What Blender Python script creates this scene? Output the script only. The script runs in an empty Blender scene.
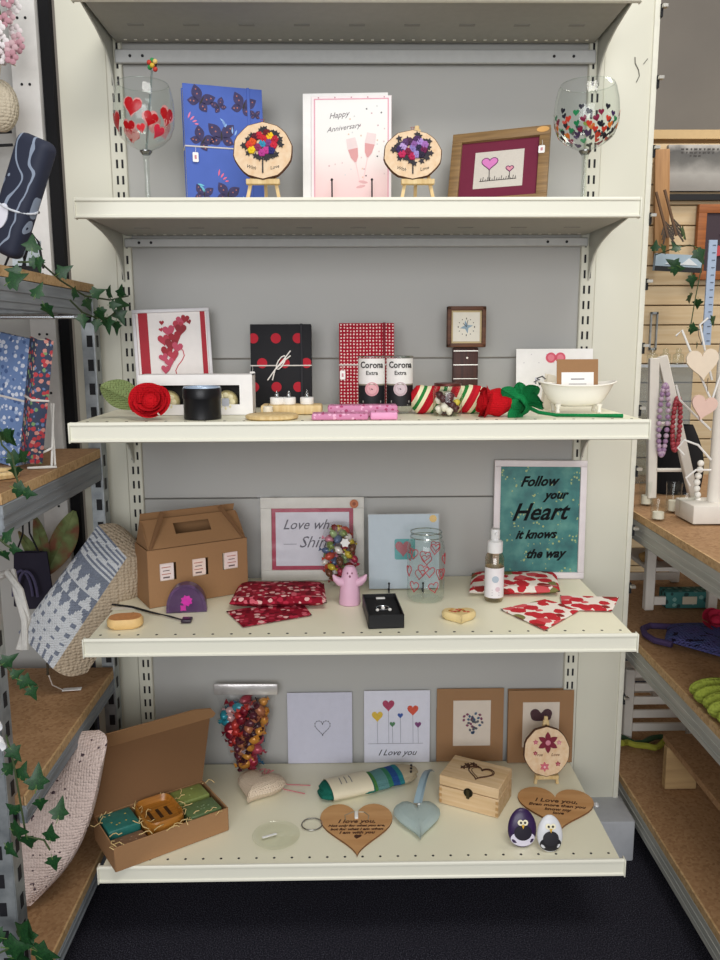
import bpy, bmesh, math, random
from mathutils import Vector, Matrix, noise
R = math.radians
C = bpy.context.scene.collection
sc = bpy.context.scene
# ---------------------------------------------------------------- camera
FPX, CX, CY, CZ, TH, YW, RL = 814.4, -.0244, -1.3992, 1.1835, .1721, .0158, -.0042
vF = Vector((math.sin(YW)*math.cos(TH), math.cos(YW)*math.cos(TH), -math.sin(TH)))
_r = Vector((math.cos(YW), -math.sin(YW), 0)); _u = _r.cross(vF)
vR = _r*math.cos(RL)+_u*math.sin(RL); vU = _u*math.cos(RL)-_r*math.sin(RL)
CAM = Vector((CX, CY, CZ))
cd = bpy.data.cameras.new('camera'); cam = bpy.data.objects.new('camera', cd); C.objects.link(cam)
cd.sensor_fit = 'HORIZONTAL'; cd.sensor_width = 36; cd.lens = FPX*36/720; cd.clip_start = .02
m3 = Matrix((vR, vU, -vF)).transposed(); cam.matrix_world = Matrix.Translation(CAM) @ m3.to_4x4()
sc.camera = cam
def on(px, py, ax, v):                      # photo pixel -> point on the plane (axis ax) = v
    d = vF+vR*((px-360)/FPX)-vU*((py-480)/FPX)
    return CAM+d*((v-CAM[ax])/d[ax])
# ---------------------------------------------------------------- world, lamps, exposure
w = bpy.data.worlds.new('world'); sc.world = w; w.use_nodes = True
w.node_tree.nodes['Background'].inputs[0].default_value = (.97, .98, 1, 1)
w.node_tree.nodes['Background'].inputs[1].default_value = .42
def area(name, loc, tgt, sx, sy, power, col=(1, .97, .92)):
    l = bpy.data.lights.new(name, 'AREA'); l.shape = 'RECTANGLE'; l.size = sx; l.size_y = sy; l.energy = power; l.color = col
    o = bpy.data.objects.new(name, l); C.objects.link(o); o.location = loc
    o.rotation_euler = (Vector(tgt)-Vector(loc)).to_track_quat('-Z', 'Y').to_euler(); return o
area('ceiling_lamp', (.5, -1.35, 2.95), (.15, .25, .7), 1.2, .6, 25)
area('window_daylight', (-.3, -4.4, 1.7), (0, .2, .6), 3.2, 2.2, 118, (.97, .98, 1))
area('aisle_lamp', (1.9, .6, 2.95), (1.5, .9, 0), .8, .8, 26, (1, .95, .86))
sc.view_settings.view_transform = 'Standard'; sc.view_settings.look = 'None'
sc.view_settings.gamma = 1; sc.view_settings.use_curve_mapping = False; sc.view_settings.exposure = 0
# ---------------------------------------------------------------- materials
def lin(h):
    h = h.lstrip('#'); v = [int(h[i:i+2], 16)/255 for i in (0, 2, 4)]
    return tuple([x/12.92 if x <= .04045 else ((x+.055)/1.055)**2.4 for x in v]+[1])
class NT:
    def __init__(s, name):
        s.m = bpy.data.materials.new(name); s.m.use_nodes = True; s.t = s.m.node_tree; s.b = s.t.nodes['Principled BSDF']
        s.tc = s.n('ShaderNodeTexCoord')
    def n(s, ty, **k):
        x = s.t.nodes.new(ty)
        for a, b in k.items():
            if a in x.inputs: x.inputs[a].default_value = b
            else: setattr(x, a, b)
        return x
    def l(s, a, b): s.t.links.new(a, b)
    def math(s, op, a, b=None, c=None):
        x = s.t.nodes.new('ShaderNodeMath'); x.operation = op
        for i, v in enumerate((a, b, c)):
            if v is None: continue
            if hasattr(v, 'is_output'): s.l(v, x.inputs[i])
            else: x.inputs[i].default_value = v
        return x.outputs[0]
    def mix(s, fac, a, b):
        x = s.t.nodes.new('ShaderNodeMix'); x.data_type = 'RGBA'
        for i, v in ((0, fac), (6, a), (7, b)):
            if hasattr(v, 'is_output'): s.l(v, x.inputs[i])
            else: x.inputs[i].default_value = v
        return x.outputs[2]
    def ramp(s, fac, stops, const=True):
        x = s.t.nodes.new('ShaderNodeValToRGB'); cr = x.color_ramp
        if const: cr.interpolation = 'CONSTANT'
        while len(cr.elements) < len(stops): cr.elements.new(.5)
        for e, (p, c) in zip(cr.elements, stops): e.position = p; e.color = lin(c)
        s.l(fac, x.inputs[0]); return x.outputs[0]
    def bump(s, h, strength=.3, dist=.002):
        x = s.t.nodes.new('ShaderNodeBump'); x.inputs['Strength'].default_value = strength; x.inputs['Distance'].default_value = dist
        s.l(h, x.inputs['Height']); s.l(x.outputs[0], s.b.inputs['Normal'])
    def noise(s, scale, detail=3, src='Object', vec=None):
        x = s.n('ShaderNodeTexNoise'); x.inputs['Scale'].default_value = scale; x.inputs['Detail'].default_value = detail
        s.l(vec if vec else s.tc.outputs[src], x.inputs['Vector']); return x.outputs[0]
    def vor(s, scale, rnd=1, vec=None, feature='F1'):
        x = s.n('ShaderNodeTexVoronoi'); x.feature = feature; x.inputs['Scale'].default_value = scale; x.inputs['Randomness'].default_value = rnd
        s.l(vec if vec else s.tc.outputs['Object'], x.inputs['Vector']); return x
    def mapping(s, scale=(1, 1, 1), rot=(0, 0, 0), loc=(0, 0, 0)):
        x = s.n('ShaderNodeMapping'); x.inputs['Scale'].default_value = scale; x.inputs['Rotation'].default_value = rot; x.inputs['Location'].default_value = loc
        s.l(s.tc.outputs['Object'], x.inputs['Vector']); return x.outputs[0]
    def set(s, rough=.5, metal=0, spec=.5):
        s.b.inputs['Roughness'].default_value = rough; s.b.inputs['Metallic'].default_value = metal; s.b.inputs['Specular IOR Level'].default_value = spec
    def col(s, c): s.l(c, s.b.inputs['Base Color'])
def P(name, hx, rough=.5, metal=0, var=.08, scale=60, bump=0, bs=300, spec=.4):
    t = NT(name); t.set(rough, metal, spec); c = lin(hx)
    d = tuple([x*(1-var) for x in c[:3]]+[1]); e = tuple([min(1, x*(1+var)) for x in c[:3]]+[1])
    t.col(t.mix(t.noise(scale), d, e))
    if bump: t.bump(t.noise(bs, 4), bump)
    return t.m
def wood(name, a, b, scale=12, axis=0, rough=.6, stretch=14):
    t = NT(name); t.set(rough); sc_ = [stretch]*3; sc_[axis] = 1
    v = t.mapping(tuple(sc_)); n = t.noise(scale, 5, vec=v); t.col(t.ramp(n, [(.3, a), (.7, b)], False)); t.bump(n, .15, .001); return t.m
def chip(name, a, b, c):
    t = NT(name); t.set(.75); v = t.vor(180); n = t.noise(25, 5)
    k = t.ramp(v.outputs['Color'], [(0, a), (.35, b), (.75, c)], False); k2 = t.mix(t.math('MULTIPLY', n, .55), k, lin(a)); t.col(k2); return t.m
def spots(name, bg, stops, scale, thr, rnd=1, rough=.8, bump=0, soft=False, flat=None):
    """cells of a fabric print: dots of several colours on a ground"""
    t = NT(name); t.set(rough, 0, .2); vec = t.mapping(flat) if flat else None
    v = t.vor(scale, rnd, vec); cellr = t.n('ShaderNodeSeparateColor'); t.l(v.outputs['Color'], cellr.inputs[0])
    c = t.ramp(cellr.outputs[0], stops); n = t.noise(scale*2.2, 3)
    d = t.math('ADD', v.outputs['Distance'], t.math('MULTIPLY', t.math('SUBTRACT', n, .5), .35 if rnd > .5 else 0))
    f = t.math('LESS_THAN', d, thr); t.col(t.mix(f, lin(bg), c))
    if bump: t.bump(t.noise(500), bump)
    return t.m
def knit(name, a, b, scale=150, flecks=None, strength=.8):
    t = NT(name); t.set(.9, 0, .15); v = t.vor(scale, .35); n = t.noise(30)
    c = t.mix(n, lin(a), lin(b))
    if flecks:
        f = t.math('GREATER_THAN', t.noise(70, 2), flecks[1]); c = t.mix(f, c, lin(flecks[0]))
    t.col(c); t.bump(t.math('SUBTRACT', 1, v.outputs['Distance']), strength, .004); return t.m
def clear(name, tint='#ffffff', gloss=.12, rough=.03, edge=.75, haze=0, hazecol='#ffffff'):
    t = NT(name); nt = t.t; out = nt.nodes['Material Output']
    tr = t.n('ShaderNodeBsdfTransparent'); tr.inputs[0].default_value = lin(tint)
    gl = t.n('ShaderNodeBsdfGlossy'); gl.inputs['Roughness'].default_value = rough
    lw = t.n('ShaderNodeLayerWeight'); lw.inputs[0].default_value = .35
    f = t.math('ADD', t.math('MULTIPLY', t.math('POWER', lw.outputs['Facing'], 3), edge), gloss)
    mx = t.n('ShaderNodeMixShader'); t.l(f, mx.inputs[0]); t.l(tr.outputs[0], mx.inputs[1]); t.l(gl.outputs[0], mx.inputs[2]); o = mx.outputs[0]
    if haze:
        df = t.n('ShaderNodeBsdfDiffuse'); df.inputs[0].default_value = lin(hazecol); m2 = t.n('ShaderNodeMixShader'); m2.inputs[0].default_value = haze
        t.l(o, m2.inputs[1]); t.l(df.outputs[0], m2.inputs[2]); o = m2.outputs[0]
    t.l(o, out.inputs[0]); return t.m
_pc = {}
def K(hx, rough=.6, metal=0, var=.06):      # plain coloured paint / ink / paper, cached
    k = (hx, rough, metal)
    if k not in _pc: _pc[k] = P('paint_'+hx.strip('#'), hx, rough, metal, var)
    return _pc[k]
# ---------------------------------------------------------------- mesh builder
I4 = Matrix()
def TR(x=0, y=0, z=0, rx=0, ry=0, rz=0, s=1):
    from mathutils import Euler
    return Matrix.Translation((x, y, z)) @ Euler((rx, ry, rz)).to_matrix().to_4x4() @ Matrix.Scale(s, 4)
class MB:
    def __init__(s): s.v = []; s.f = []; s.mi = []; s.mats = []; s.M = I4.copy()
    def m(s, mat):
        if mat not in s.mats: s.mats.append(mat)
        return s.mats.index(mat)
    def add(s, vs, fs, mat, M=None):
        T = s.M @ M if M is not None else s.M; o = len(s.v)
        s.v += [T @ Vector(v) for v in vs]
        for i, f in enumerate(fs):
            s.f.append([o+k for k in f]); s.mi.append(s.m(mat[i] if isinstance(mat, list) else mat))
        return s
    def box(s, c, d, mat, bev=0, seg=2, M=None):
        b = bmesh.new(); bmesh.ops.create_cube(b, size=1)
        for v in b.verts: v.co = Vector((v.co.x*d[0]+c[0], v.co.y*d[1]+c[1], v.co.z*d[2]+c[2]))
        if bev: bmesh.ops.bevel(b, geom=b.edges[:], offset=min(bev, min(d)*.49), segments=seg, affect='EDGES', profile=.5)
        b.verts.index_update(); s.add([v.co.copy() for v in b.verts], [[v.index for v in f.verts] for f in b.faces], mat, M); b.free(); return s
    def pris(s, pts, y0, y1, mat, side=None, M=None, taper=None):     # polygon in XZ, from y0 (front) to y1
        n = len(pts); a = sum(pts[i][0]*pts[(i+1) % n][1]-pts[(i+1) % n][0]*pts[i][1] for i in range(n))
        if a < 0: pts = pts[::-1]
        vs = [(x, y0, z) for x, z in pts]+[(x, y1, z) for x, z in pts]
        fs = [list(range(n)), list(range(n, 2*n))[::-1]]+[[i, i+n, (i+1) % n+n, (i+1) % n] for i in range(n)]
        return s.add(vs, fs, [mat, mat]+[side or mat]*n, M)
    def lathe(s, prof, mat, seg=24, M=None, matfn=None):
        vs = []; fs = []; ms = []
        for r, z in prof:
            for k in range(seg): a = 2*math.pi*k/seg; vs.append((r*math.cos(a), r*math.sin(a), z))
        for i in range(len(prof)-1):
            for k in range(seg):
                k2 = (k+1) % seg; fs.append([i*seg+k, i*seg+k2, (i+1)*seg+k2, (i+1)*seg+k]); ms.append(matfn(i, k) if matfn else mat)
        if prof[0][0] > 1e-6: fs.append(list(range(seg))[::-1]); ms.append(mat)
        if prof[-1][0] > 1e-6 and prof[-1] != prof[0]: fs.append([(len(prof)-1)*seg+k for k in range(seg)]); ms.append(mat)
        return s.add(vs, fs, ms, M)
    def shell(s, prof, mat, seg=32, M=None):                           # open lathe, no caps
        vs = []; fs = []
        for r, z in prof:
            for k in range(seg): a = 2*math.pi*k/seg; vs.append((r*math.cos(a), r*math.sin(a), z))
        for i in range(len(prof)-1):
            for k in range(seg): k2 = (k+1) % seg; fs.append([i*seg+k, i*seg+k2, (i+1)*seg+k2, (i+1)*seg+k])
        return s.add(vs, fs, mat, M)
    def tube(s, pts, r, mat, seg=8, M=None, closed=False):
        pts = [Vector(p) for p in pts]; n = len(pts); rs = r if isinstance(r, (list, tuple)) else [r]*n
        vs = []; fs = []; up = None
        for i, p in enumerate(pts):
            a = pts[i-1] if (i > 0 or closed) else p; b = pts[(i+1) % n] if (i < n-1 or closed) else p
            t = (b-a).normalized() if (b-a).length > 1e-9 else Vector((0, 0, 1))
            if up is None: up = t.orthogonal().normalized()
            up = (up-t*up.dot(t)); up = up.normalized() if up.length > 1e-6 else t.orthogonal().normalized()
            q = t.cross(up)
            for k in range(seg): g = 2*math.pi*k/seg; vs.append(p+(up*math.cos(g)+q*math.sin(g))*rs[i])
        for i in range(n if closed else n-1):
            j = (i+1) % n
            for k in range(seg): k2 = (k+1) % seg; fs.append([i*seg+k, i*seg+k2, j*seg+k2, j*seg+k])
        if not closed: fs += [list(range(seg))[::-1], [(n-1)*seg+k for k in range(seg)]]
        return s.add(vs, fs, mat, M)
    def ell(s, c, r, mat, M=None, nu=14, nv=8, deform=None):
        vs = [(0, 0, 1)]; fs = []
        for j in range(1, nv):
            t = math.pi*j/nv
            for k in range(nu): a = 2*math.pi*k/nu; vs.append((math.sin(t)*math.cos(a), math.sin(t)*math.sin(a), math.cos(t)))
        vs.append((0, 0, -1)); L = len(vs)-1
        for k in range(nu): k2 = (k+1) % nu; fs.append([0, 1+k, 1+k2]); fs.append([L, L-nu+k2, L-nu+k])
        for j in range(nv-2):
            for k in range(nu): k2 = (k+1) % nu; a = 1+j*nu; fs.append([a+k, a+nu+k, a+nu+k2, a+k2])
        if deform: vs = [deform(*v) for v in vs]
        r = r if isinstance(r, (list, tuple)) else (r, r, r)
        return s.add([(v[0]*r[0]+c[0], v[1]*r[1]+c[1], v[2]*r[2]+c[2]) for v in vs], fs, mat, M)
    def grid(s, fn, nu, nv, mat, M=None, closeu=False):
        vs = [fn(i/nu, j/nv) for j in range(nv+1) for i in range(nu+(0 if closeu else 1))]; W = nu if closeu else nu+1; fs = []; ms = []
        for j in range(nv):
            for i in range(nu):
                i2 = (i+1) % W; fs.append([j*W+i, j*W+i2, (j+1)*W+i2, (j+1)*W+i]); ms.append(mat(i, j) if callable(mat) else mat)
        return s.add(vs, fs, ms, M)
    def text(s, st, size, mat, M, align='CENTER', shear=0, ext=.0003, bold=0, sx=1):
        cu = bpy.data.curves.new('t', 'FONT'); cu.body = st; cu.size = size; cu.align_x = align; cu.shear = shear; cu.extrude = ext; cu.offset = bold; cu.resolution_u = 2
        o = bpy.data.objects.new('t', cu); me = bpy.data.meshes.new_from_object(o)
        # text lies in XY; stand it up in XZ facing -Y
        s.add([(v.co.x*sx, -v.co.z, v.co.y) for v in me.vertices], [list(p.vertices) for p in me.polygons], mat, M)
        bpy.data.objects.remove(o); bpy.data.curves.remove(cu); bpy.data.meshes.remove(me); return s
    def build(s, name, parent=None, smooth=40, bevel=0):
        me = bpy.data.meshes.new(name); me.from_pydata([tuple(v) for v in s.v], [], s.f); me.update()
        for m in s.mats: me.materials.append(m)
        me.polygons.foreach_set('material_index', s.mi)
        b = bmesh.new(); b.from_mesh(me); bmesh.ops.recalc_face_normals(b, faces=b.faces); b.to_mesh(me); b.free()
        if smooth:
            me.polygons.foreach_set('use_smooth', [True]*len(me.polygons)); me.set_sharp_from_angle(angle=R(smooth))
        o = bpy.data.objects.new(name, me); C.objects.link(o)
        if parent: o.parent = parent
        return o
def tag(o, label=None, cat=None, group=None, kind=None):
    for k, v in (('label', label), ('category', cat), ('group', group), ('kind', kind)):
        if v: o[k] = v
    return o
def thing(name, label, cat, loc, rot=(0, 0, 0), group=None):
    o = bpy.data.objects.new(name, None); C.objects.link(o); o.location = loc; o.rotation_euler = rot; o.empty_display_size = .02
    return tag(o, label, cat, group)
def put(o, loc, rot=(0, 0, 0)): o.location = loc; o.rotation_euler = rot; return o
def copytree(o, parent=None, mats=None):
    c = o.copy(); C.objects.link(c); c.parent = parent
    for ch in list(o.children): copytree(ch, c)
    return c
# ---------------------------------------------------------------- 2D outlines
def heart(w, h=None, n=22, cx=0, cz=0, rot=0):
    h = h or w; o = []
    for i in range(n):
        t = 2*math.pi*i/n; x = 16*math.sin(t)**3/32*w; z = (13*math.cos(t)-5*math.cos(2*t)-2*math.cos(3*t)-math.cos(4*t)+2.5)/29*h
        o.append((cx+x*math.cos(rot)-z*math.sin(rot), cz+x*math.sin(rot)+z*math.cos(rot)))
    return o
def circ(r, n=20, cx=0, cz=0, rz=None, a0=0): return [(cx+r*math.cos(a0+2*math.pi*i/n), cz+(rz or r)*math.sin(a0+2*math.pi*i/n)) for i in range(n)]
def rect(x0, z0, x1, z1): return [(x0, z0), (x1, z0), (x1, z1), (x0, z1)]
def star(r, k=6, q=.45, cx=0, cz=0, a0=0):
    return [(cx+(r if i % 2 == 0 else r*q)*math.cos(a0+math.pi*i/k), cz+(r if i % 2 == 0 else r*q)*math.sin(a0+math.pi*i/k)) for i in range(2*k)]
def leaf2(l, w_, n=8): return [(w_*math.sin(math.pi*i/n)*.5, l*i/n) for i in range(n+1)]+[(-w_*math.sin(math.pi*i/n)*.5, l*i/n) for i in range(n-1, 0, -1)]
def outline(mb, pts, r, mat, y, closed=True, M=None, seg=5): mb.tube([(x, y, z) for x, z in pts], r, mat, seg, M, closed)
def rrect(w_, h, r, n=4, cx=0, cz=0):
    o = []
    for sx, sz, a in ((1, 1, 0), (-1, 1, 90), (-1, -1, 180), (1, -1, 270)):
        for i in range(n+1): g = R(a+90*i/n); o.append((cx+sx*(w_/2-r)+r*math.cos(g), cz+sz*(h/2-r)+r*math.sin(g)))
    return o
rnd = random.Random(7)
# ================================================================ SETTING
floor_m = NT('dark_carpet'); floor_m.set(.98, 0, .1)
floor_m.col(floor_m.ramp(floor_m.noise(420, 4), [(.35, '#15151b'), (.5, '#2b2a33'), (.7, '#5c5b66')], False)); floor_m.bump(floor_m.noise(500, 3), 1, .004); floor_m = floor_m.m
mb = MB(); mb.box((0, .5, -.02), (6.4, 6.4, .04), floor_m); tag(mb.build('floor'), kind='structure')
wt = NT('taupe_plaster'); wt.set(.9); wt.col(wt.mix(wt.noise(3), lin('#8f8880'), lin('#a39a8e'))); wt = wt.m
mb = MB(); mb.box((0, 2.94, 1.6), (6.4, .1, 3.2), wt); tag(mb.build('wall_back'), kind='structure')
mb = MB(); mb.box((-3.15, .5, 1.6), (.1, 6.4, 3.2), wt); tag(mb.build('wall_left'), kind='structure')
mb = MB(); mb.box((3.15, .5, 1.6), (.1, 6.4, 3.2), wt); tag(mb.build('wall_right'), kind='structure')
SH = {1: 1.8035, 2: 1.4289, 3: 1.0425, 4: .6526, 5: .2}
YF = {1: .156, 2: .1035, 3: 0, 4: 0, 5: 0}; YB = .385
def flat(s, px, py): v = on(px, py, 2, SH[s]); return v.x, v.y
def up(px0, px1, py_top, s, Y):                # (x, width, height) of an upright thing on shelf s standing in plane Y
    a = on(px0, py_top, 1, Y); b = on(px1, py_top, 1, Y); return (a.x+b.x)/2, b.x-a.x, (a.z+b.z)/2-SH[s]
# ================================================================ GONDOLA
cream = P('cream_enamel', '#d5d3c3', .45, 0, .03, 5)
cream_shaded = P('cream_enamel_shaded', '#adaca8', .5, 0, .03, 4)  # same enamel as cream, greyed to put its shade into the colour
shelf_m = P('ivory_enamel', '#ebe7ce', .4, 0, .03, 6)
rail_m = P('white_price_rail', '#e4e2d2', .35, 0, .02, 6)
dark = K('#15151a', .6); slot_m = K('#1d1d20', .8)
holes = NT('perforated_enamel'); holes.set(.45)
_v = holes.vor(95, 0); holes.col(holes.mix(holes.math('LESS_THAN', _v.outputs['Distance'], .22), lin('#b9b9b0'), lin('#3c3c3c'))); holes = holes.m
g = thing('gondola_display', 'cream metal gondola frame with back panels coloured grey for shade, standing between the two side racks', 'shelving', (0, 0, 0))
mb = MB()
for z0, z1 in ((.06, .833), (.835, 1.14), (1.142, 1.93)):
    mb = MB(); mb.box((0, YB+.006, (z0+z1)/2), (.955, .012, z1-z0), cream_shaded, .0015, 1); mb.build('back_panel', g)
for sx in (-1, 1):
    mb = MB(); mb.box((sx*.491, YB+.0, 1.03), (.032, .02, 1.94), cream, .002, 1)
    for k in range(58):
        z = .1+k*.032
        for dx in (-.0055, .0055): mb.box((sx*.489+dx, YB-.0102, z), (.0042, .001, .017), slot_m)
    mb.build('upright', g)
    mb = MB(); mb.box((sx*.557, YB+.004, .98+.04), (.098, .016, 1.86), cream, .003)
    mb.build('side_panel', g)
    mb = MB(); mb.box((sx*.575, .335, .05), (.10, .11, .1), P('foot_enamel', '#aeb0b4', .5), .004); mb.build('foot', g)
# edge post on the right with keyhole clips
mb = MB(); mb.box((.611, YB+.01, 1.02), (.012, .035, 1.86), P('pale_edge', '#dcdacb'), .002)
for k in range(12):
    z = .35+k*.135
    mb.box((.6185, YB-.004, z), (.005, .012, .024), slot_m); mb.box((.622, YB-.014, z+.006), (.010, .012, .006), K('#c9c6bd', .3, .8))
mb.build('edge_post', g)
mb = MB(); mb.tube([(.575+.006*math.sin(t*1.3), YB-.005, 1.70+.012*t) for t in range(5)], .0012, K('#6f6d62'), 4)
mb.tube([(.588, YB-.005, 1.735), (.596, YB-.005, 1.745)], .001, K('#6f6d62'), 4); mb.build('scratch_mark', g)
def bracket(d, sx):
    f = [(1, -.028), (.86, -.032), (.70, -.037), (.55, -.042), (.42, -.049), (.30, -.057), (.20, -.067), (.12, -.080), (.06, -.097), (.02, -.118)]
    return [(0, 0)]+[(d*.99, -.004)]+[(d*.99*a, b+.008) for a, b in f]+[(0, -.118)]
for s in (1, 2, 3, 4, 5):
    z, y0 = SH[s], YF[s]; d = YB-.01-y0
    nm = {1: 'topmost ivory display shelf, empty, seen from underneath', 2: 'ivory shelf holding the two painted wine glasses', 3: 'ivory shelf holding the crochet roses and white bathtub',
          4: 'ivory shelf holding the kraft gable box and green heart print', 5: 'lowest ivory shelf holding the open soap box and painted pebbles'}[s]
    sh = thing('display_shelf', nm, 'shelf', (0, 0, z), group='shelves of the centre gondola')
    mb = MB(); mb.box((0, y0+d/2+.003, -.004), (.985, d-.006, .008), shelf_m)
    for k in range(29):
        x = -.476+k*.034
        mb.pris(circ(.0026, 8, x, y0+.022), 0, .0004, slot_m, M=Matrix(((1, 0, 0, 0), (0, 0, 1, 0), (0, 1, 0, 0), (0, 0, 0, 1))))
    mb.build('top_panel', sh)
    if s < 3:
        mb = MB(); mb.box((0, y0+d/2+.004, -.020), (.968, d-.012, .024), P('shelf_underside', '#a5a49d', .6), .002, 1)  # underside coloured grey to hold the shade under the shelf
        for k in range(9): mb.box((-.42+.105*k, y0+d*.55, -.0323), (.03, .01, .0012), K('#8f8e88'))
        for k in range(46): mb.box((-.46+k*.0205, YB-.030, -.0324), (.006, .005, .001), K('#e8e6da'))  # pale dots painted as light coming through the rear holes
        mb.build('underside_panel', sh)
    mb = MB(); prof = [(0, .0008), (-.004, .0008), (-.0055, -.002), (-.0055, -.0045), (-.003, -.006), (-.0028, -.028), (-.0055, -.030), (-.0055, -.033), (-.003, -.0345), (.004, -.0345), (.004, -.010), (.0, -.008)]
    # extrude profile along X
    M = Matrix(((0, 1, 0, 0), (1, 0, 0, y0+.0055), (0, 0, 1, 0), (0, 0, 0, 1)))
    mb.pris(prof, -.5, .5, rail_m, M=M); mb.build('price_rail', sh)
    for sx in (-1, 1):
        mb = MB(); mb.box((sx*.5015, y0+.006, -.0175), (.003, .016, .036), rail_m, .0014); mb.build('rail_end_cap', sh)
        mb = MB(); M = Matrix(((0, 1, 0, 0), (-1, 0, 0, YB-.012), (0, 0, 1, -.008), (0, 0, 0, 1)))
        mb.pris(bracket(d-.012, sx), sx*.4915-.0015, sx*.4915+.0015, P('bracket_enamel', '#bcbcb2', .5), M=M); mb.build('bracket', sh)
    if s < 5:
        zo = -.047 if s < 3 else -.036
        mb = MB(); mb.box((0, YB-.016, zo-(.012 if s == 1 else 0)), (.972, .008, .018 if s > 1 else .026), P('beam_enamel', '#b9bab8', .5), .002, 1)
        for x in (-.455, -.43, .40, .44): mb.pris(circ(.003, 8, x, zo-(.012 if s == 1 else 0)), YB-.0212, YB-.02, slot_m)
        mb.build('support_beam', sh)
# ================================================================ shared builders
glass = clear('clear_glass', '#f9fcfa', .04, .03, .95)
bag_m = clear('cellophane', '#fcfcfc', .018, .2, .3, .006)
pine = wood('pale_pine', '#e6cd9a', '#cfae74', 9, 2)
slice_m = wood('slice_face', '#e8cfae', '#dcb88e', 6, 1)
bark = P('bark', '#5a3a26', .9, 0, .3, 90, .5)
paperw = K('#f1efec'); ink = K('#2a2522'); greyink = K('#6d6a70')
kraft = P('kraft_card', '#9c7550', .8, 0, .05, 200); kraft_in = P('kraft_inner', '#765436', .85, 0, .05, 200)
XZ2XY = Matrix(((1, 0, 0, 0), (0, 0, 1, 0), (0, 1, 0, 0), (0, 0, 0, 1)))       # lays XZ outlines flat (outline y -> height)
def shift(mb, k, fn): mb.v[k:] = [Vector(fn(*v)) for v in mb.v[k:]]
def patch(mb, pts, mat, surf):                 # thin outline laid on a curved surface; surf(u, v) -> point
    cx = sum(p[0] for p in pts)/len(pts); cz = sum(p[1] for p in pts)/len(pts)
    mid = [((p[0]+cx)/2, (p[1]+cz)/2) for p in pts]; n = len(pts)
    vs = [surf(*p) for p in pts]+[surf(*p) for p in mid]+[surf(cx, cz)]
    fs = [[i, (i+1) % n, n+(i+1) % n, n+i] for i in range(n)]+[[n+i, n+(i+1) % n, 2*n] for i in range(n)]
    mb.add(vs, fs, mat)
def price_tag(root, x, y, z, name='price_tag', w_=.011, h=.018, txt=True):
    mb = MB(); mb.pris(rrect(w_, h, .002, 3, x, z-h/2-.012), y-.001, y, paperw)
    mb.tube([(x, y, z), (x+.001, y-.001, z-.006), (x, y-.0005, z-.013)], .0004, K('#e8e6e0'), 4)
    mb.box((x, y-.0012, z-h/2-.012), (w_*.35, .0004, h*.4), K('#c98a93'))
    return mb.build(name, root)
# ---------------------------------------------------------------- painted goblets
def goblet(label, px0, px1, pyt, Y, hearts, big):
    x, w_, h = up(px0, px1, pyt, 2, Y); r = w_/2; h = up(px0, px1, pyt, 2, Y-r*.6)[2]
    g_ = thing('wine_glass', label, 'wine glass', (x, Y, SH[2]+.0008), group='painted balloon wine glasses')
    zb = h*.445; x -= .004
    prof = [(.0045, zb), (.012, zb+.004), (r*.55, zb+h*.06), (r*.84, zb+h*.13), (r*.97, zb+h*.22), (r, zb+h*.33), (r*.97, zb+h*.43), (r*.88, zb+h*.53), (r*.82, h)]
    def rad(z):
        for (r0, z0), (r1, z1) in zip(prof, prof[1:]):
            if z0 <= z <= z1: return r0+(r1-r0)*(z-z0)/(z1-z0)
        return r
    fine = [(rad(zb+(h-zb)*i/22), zb+(h-zb)*i/22) for i in range(23)]
    mb = MB(); mb.shell(fine, glass, 40); mb.tube([(fine[-1][0]*math.cos(a*math.pi/16), fine[-1][0]*math.sin(a*math.pi/16), h) for a in range(32)], .0009, glass, 5, closed=True); mb.build('bowl', g_)
    mb = MB(); mb.lathe([(.033, 0), (.034, .0012), (.02, .003), (.006, .007), (.0055, .014), (.0046, zb*.5), (.0055, zb*.9), (.0085, zb-.002), (.0045, zb+.001)], glass, 24); mb.build('stem', g_)
    mb = MB(); mb.lathe([(.007, zb-.004), (.0115, zb+.001), (.0115, zb+.003), (.006, zb+.004)], clear('glass_knuckle', '#8c8c90', .25, .05), 20); mb.build('collar', g_)
    k = 0
    for (ax, fz, s, col) in hearts:
        mb = MB(); a0 = ax; z0 = h*fz
        def surf(u, v): zz = z0+v; rr = rad(zz)+.0009; a = a0+u/rr; return (rr*math.sin(a), -rr*math.cos(a), zz)
        if big: s *= 1.3; patch(mb, heart(s*1.08, s*1.05, 18, 0, 0, rnd.uniform(-.4, .4)), K('#cf8f8c', .3), lambda u, v: (surf(u, v)[0]*.998, surf(u, v)[1]*.998, surf(u, v)[2]))
        patch(mb, heart(s, s*.95, 18, 0, 0, rnd.uniform(-.4, .4)), K(col, .25), surf); mb.build('painted_heart', g_)
    return g_, x, h
HR = '#b0101a'
gl1, gx, gh = goblet('balloon wine glass painted with large red hearts, at the left end', 112, 173, 79, .2,
    [(-.15, .75, .026, HR), (.42, .66, .021, HR), (-1.0, .66, .027, HR), (1.05, .70, .026, HR), (-.35, .60, .018, HR), (.75, .575, .018, '#d02a45'), (.1, .59, .012, '#d8343c'), (2.6, .66, .024, HR), (-2.4, .62, .024, HR), (3.1, .73, .024, HR)], True)
cols = ['#23232e', '#1e7a4a', '#c23a2a', '#d6742c', '#3a2350', '#23232e', '#7c8a2a', '#7a1a3a', '#20202a']
hs = []
for j, fz in enumerate((.545, .585, .625, .665, .71, .75)):
    nn = 15 if j < 5 else 8
    for i in range(nn): hs.append((-math.pi+2*math.pi*(i+.5*(j % 2)+rnd.uniform(-.15, .15))/nn, fz+rnd.uniform(-.008, .008), rnd.uniform(.010, .0135), cols[rnd.randrange(9)]))
goblet('balloon wine glass painted with many small multicoloured hearts, at the right end', 556, 620, 79, .2, hs[:95], False)
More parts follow.
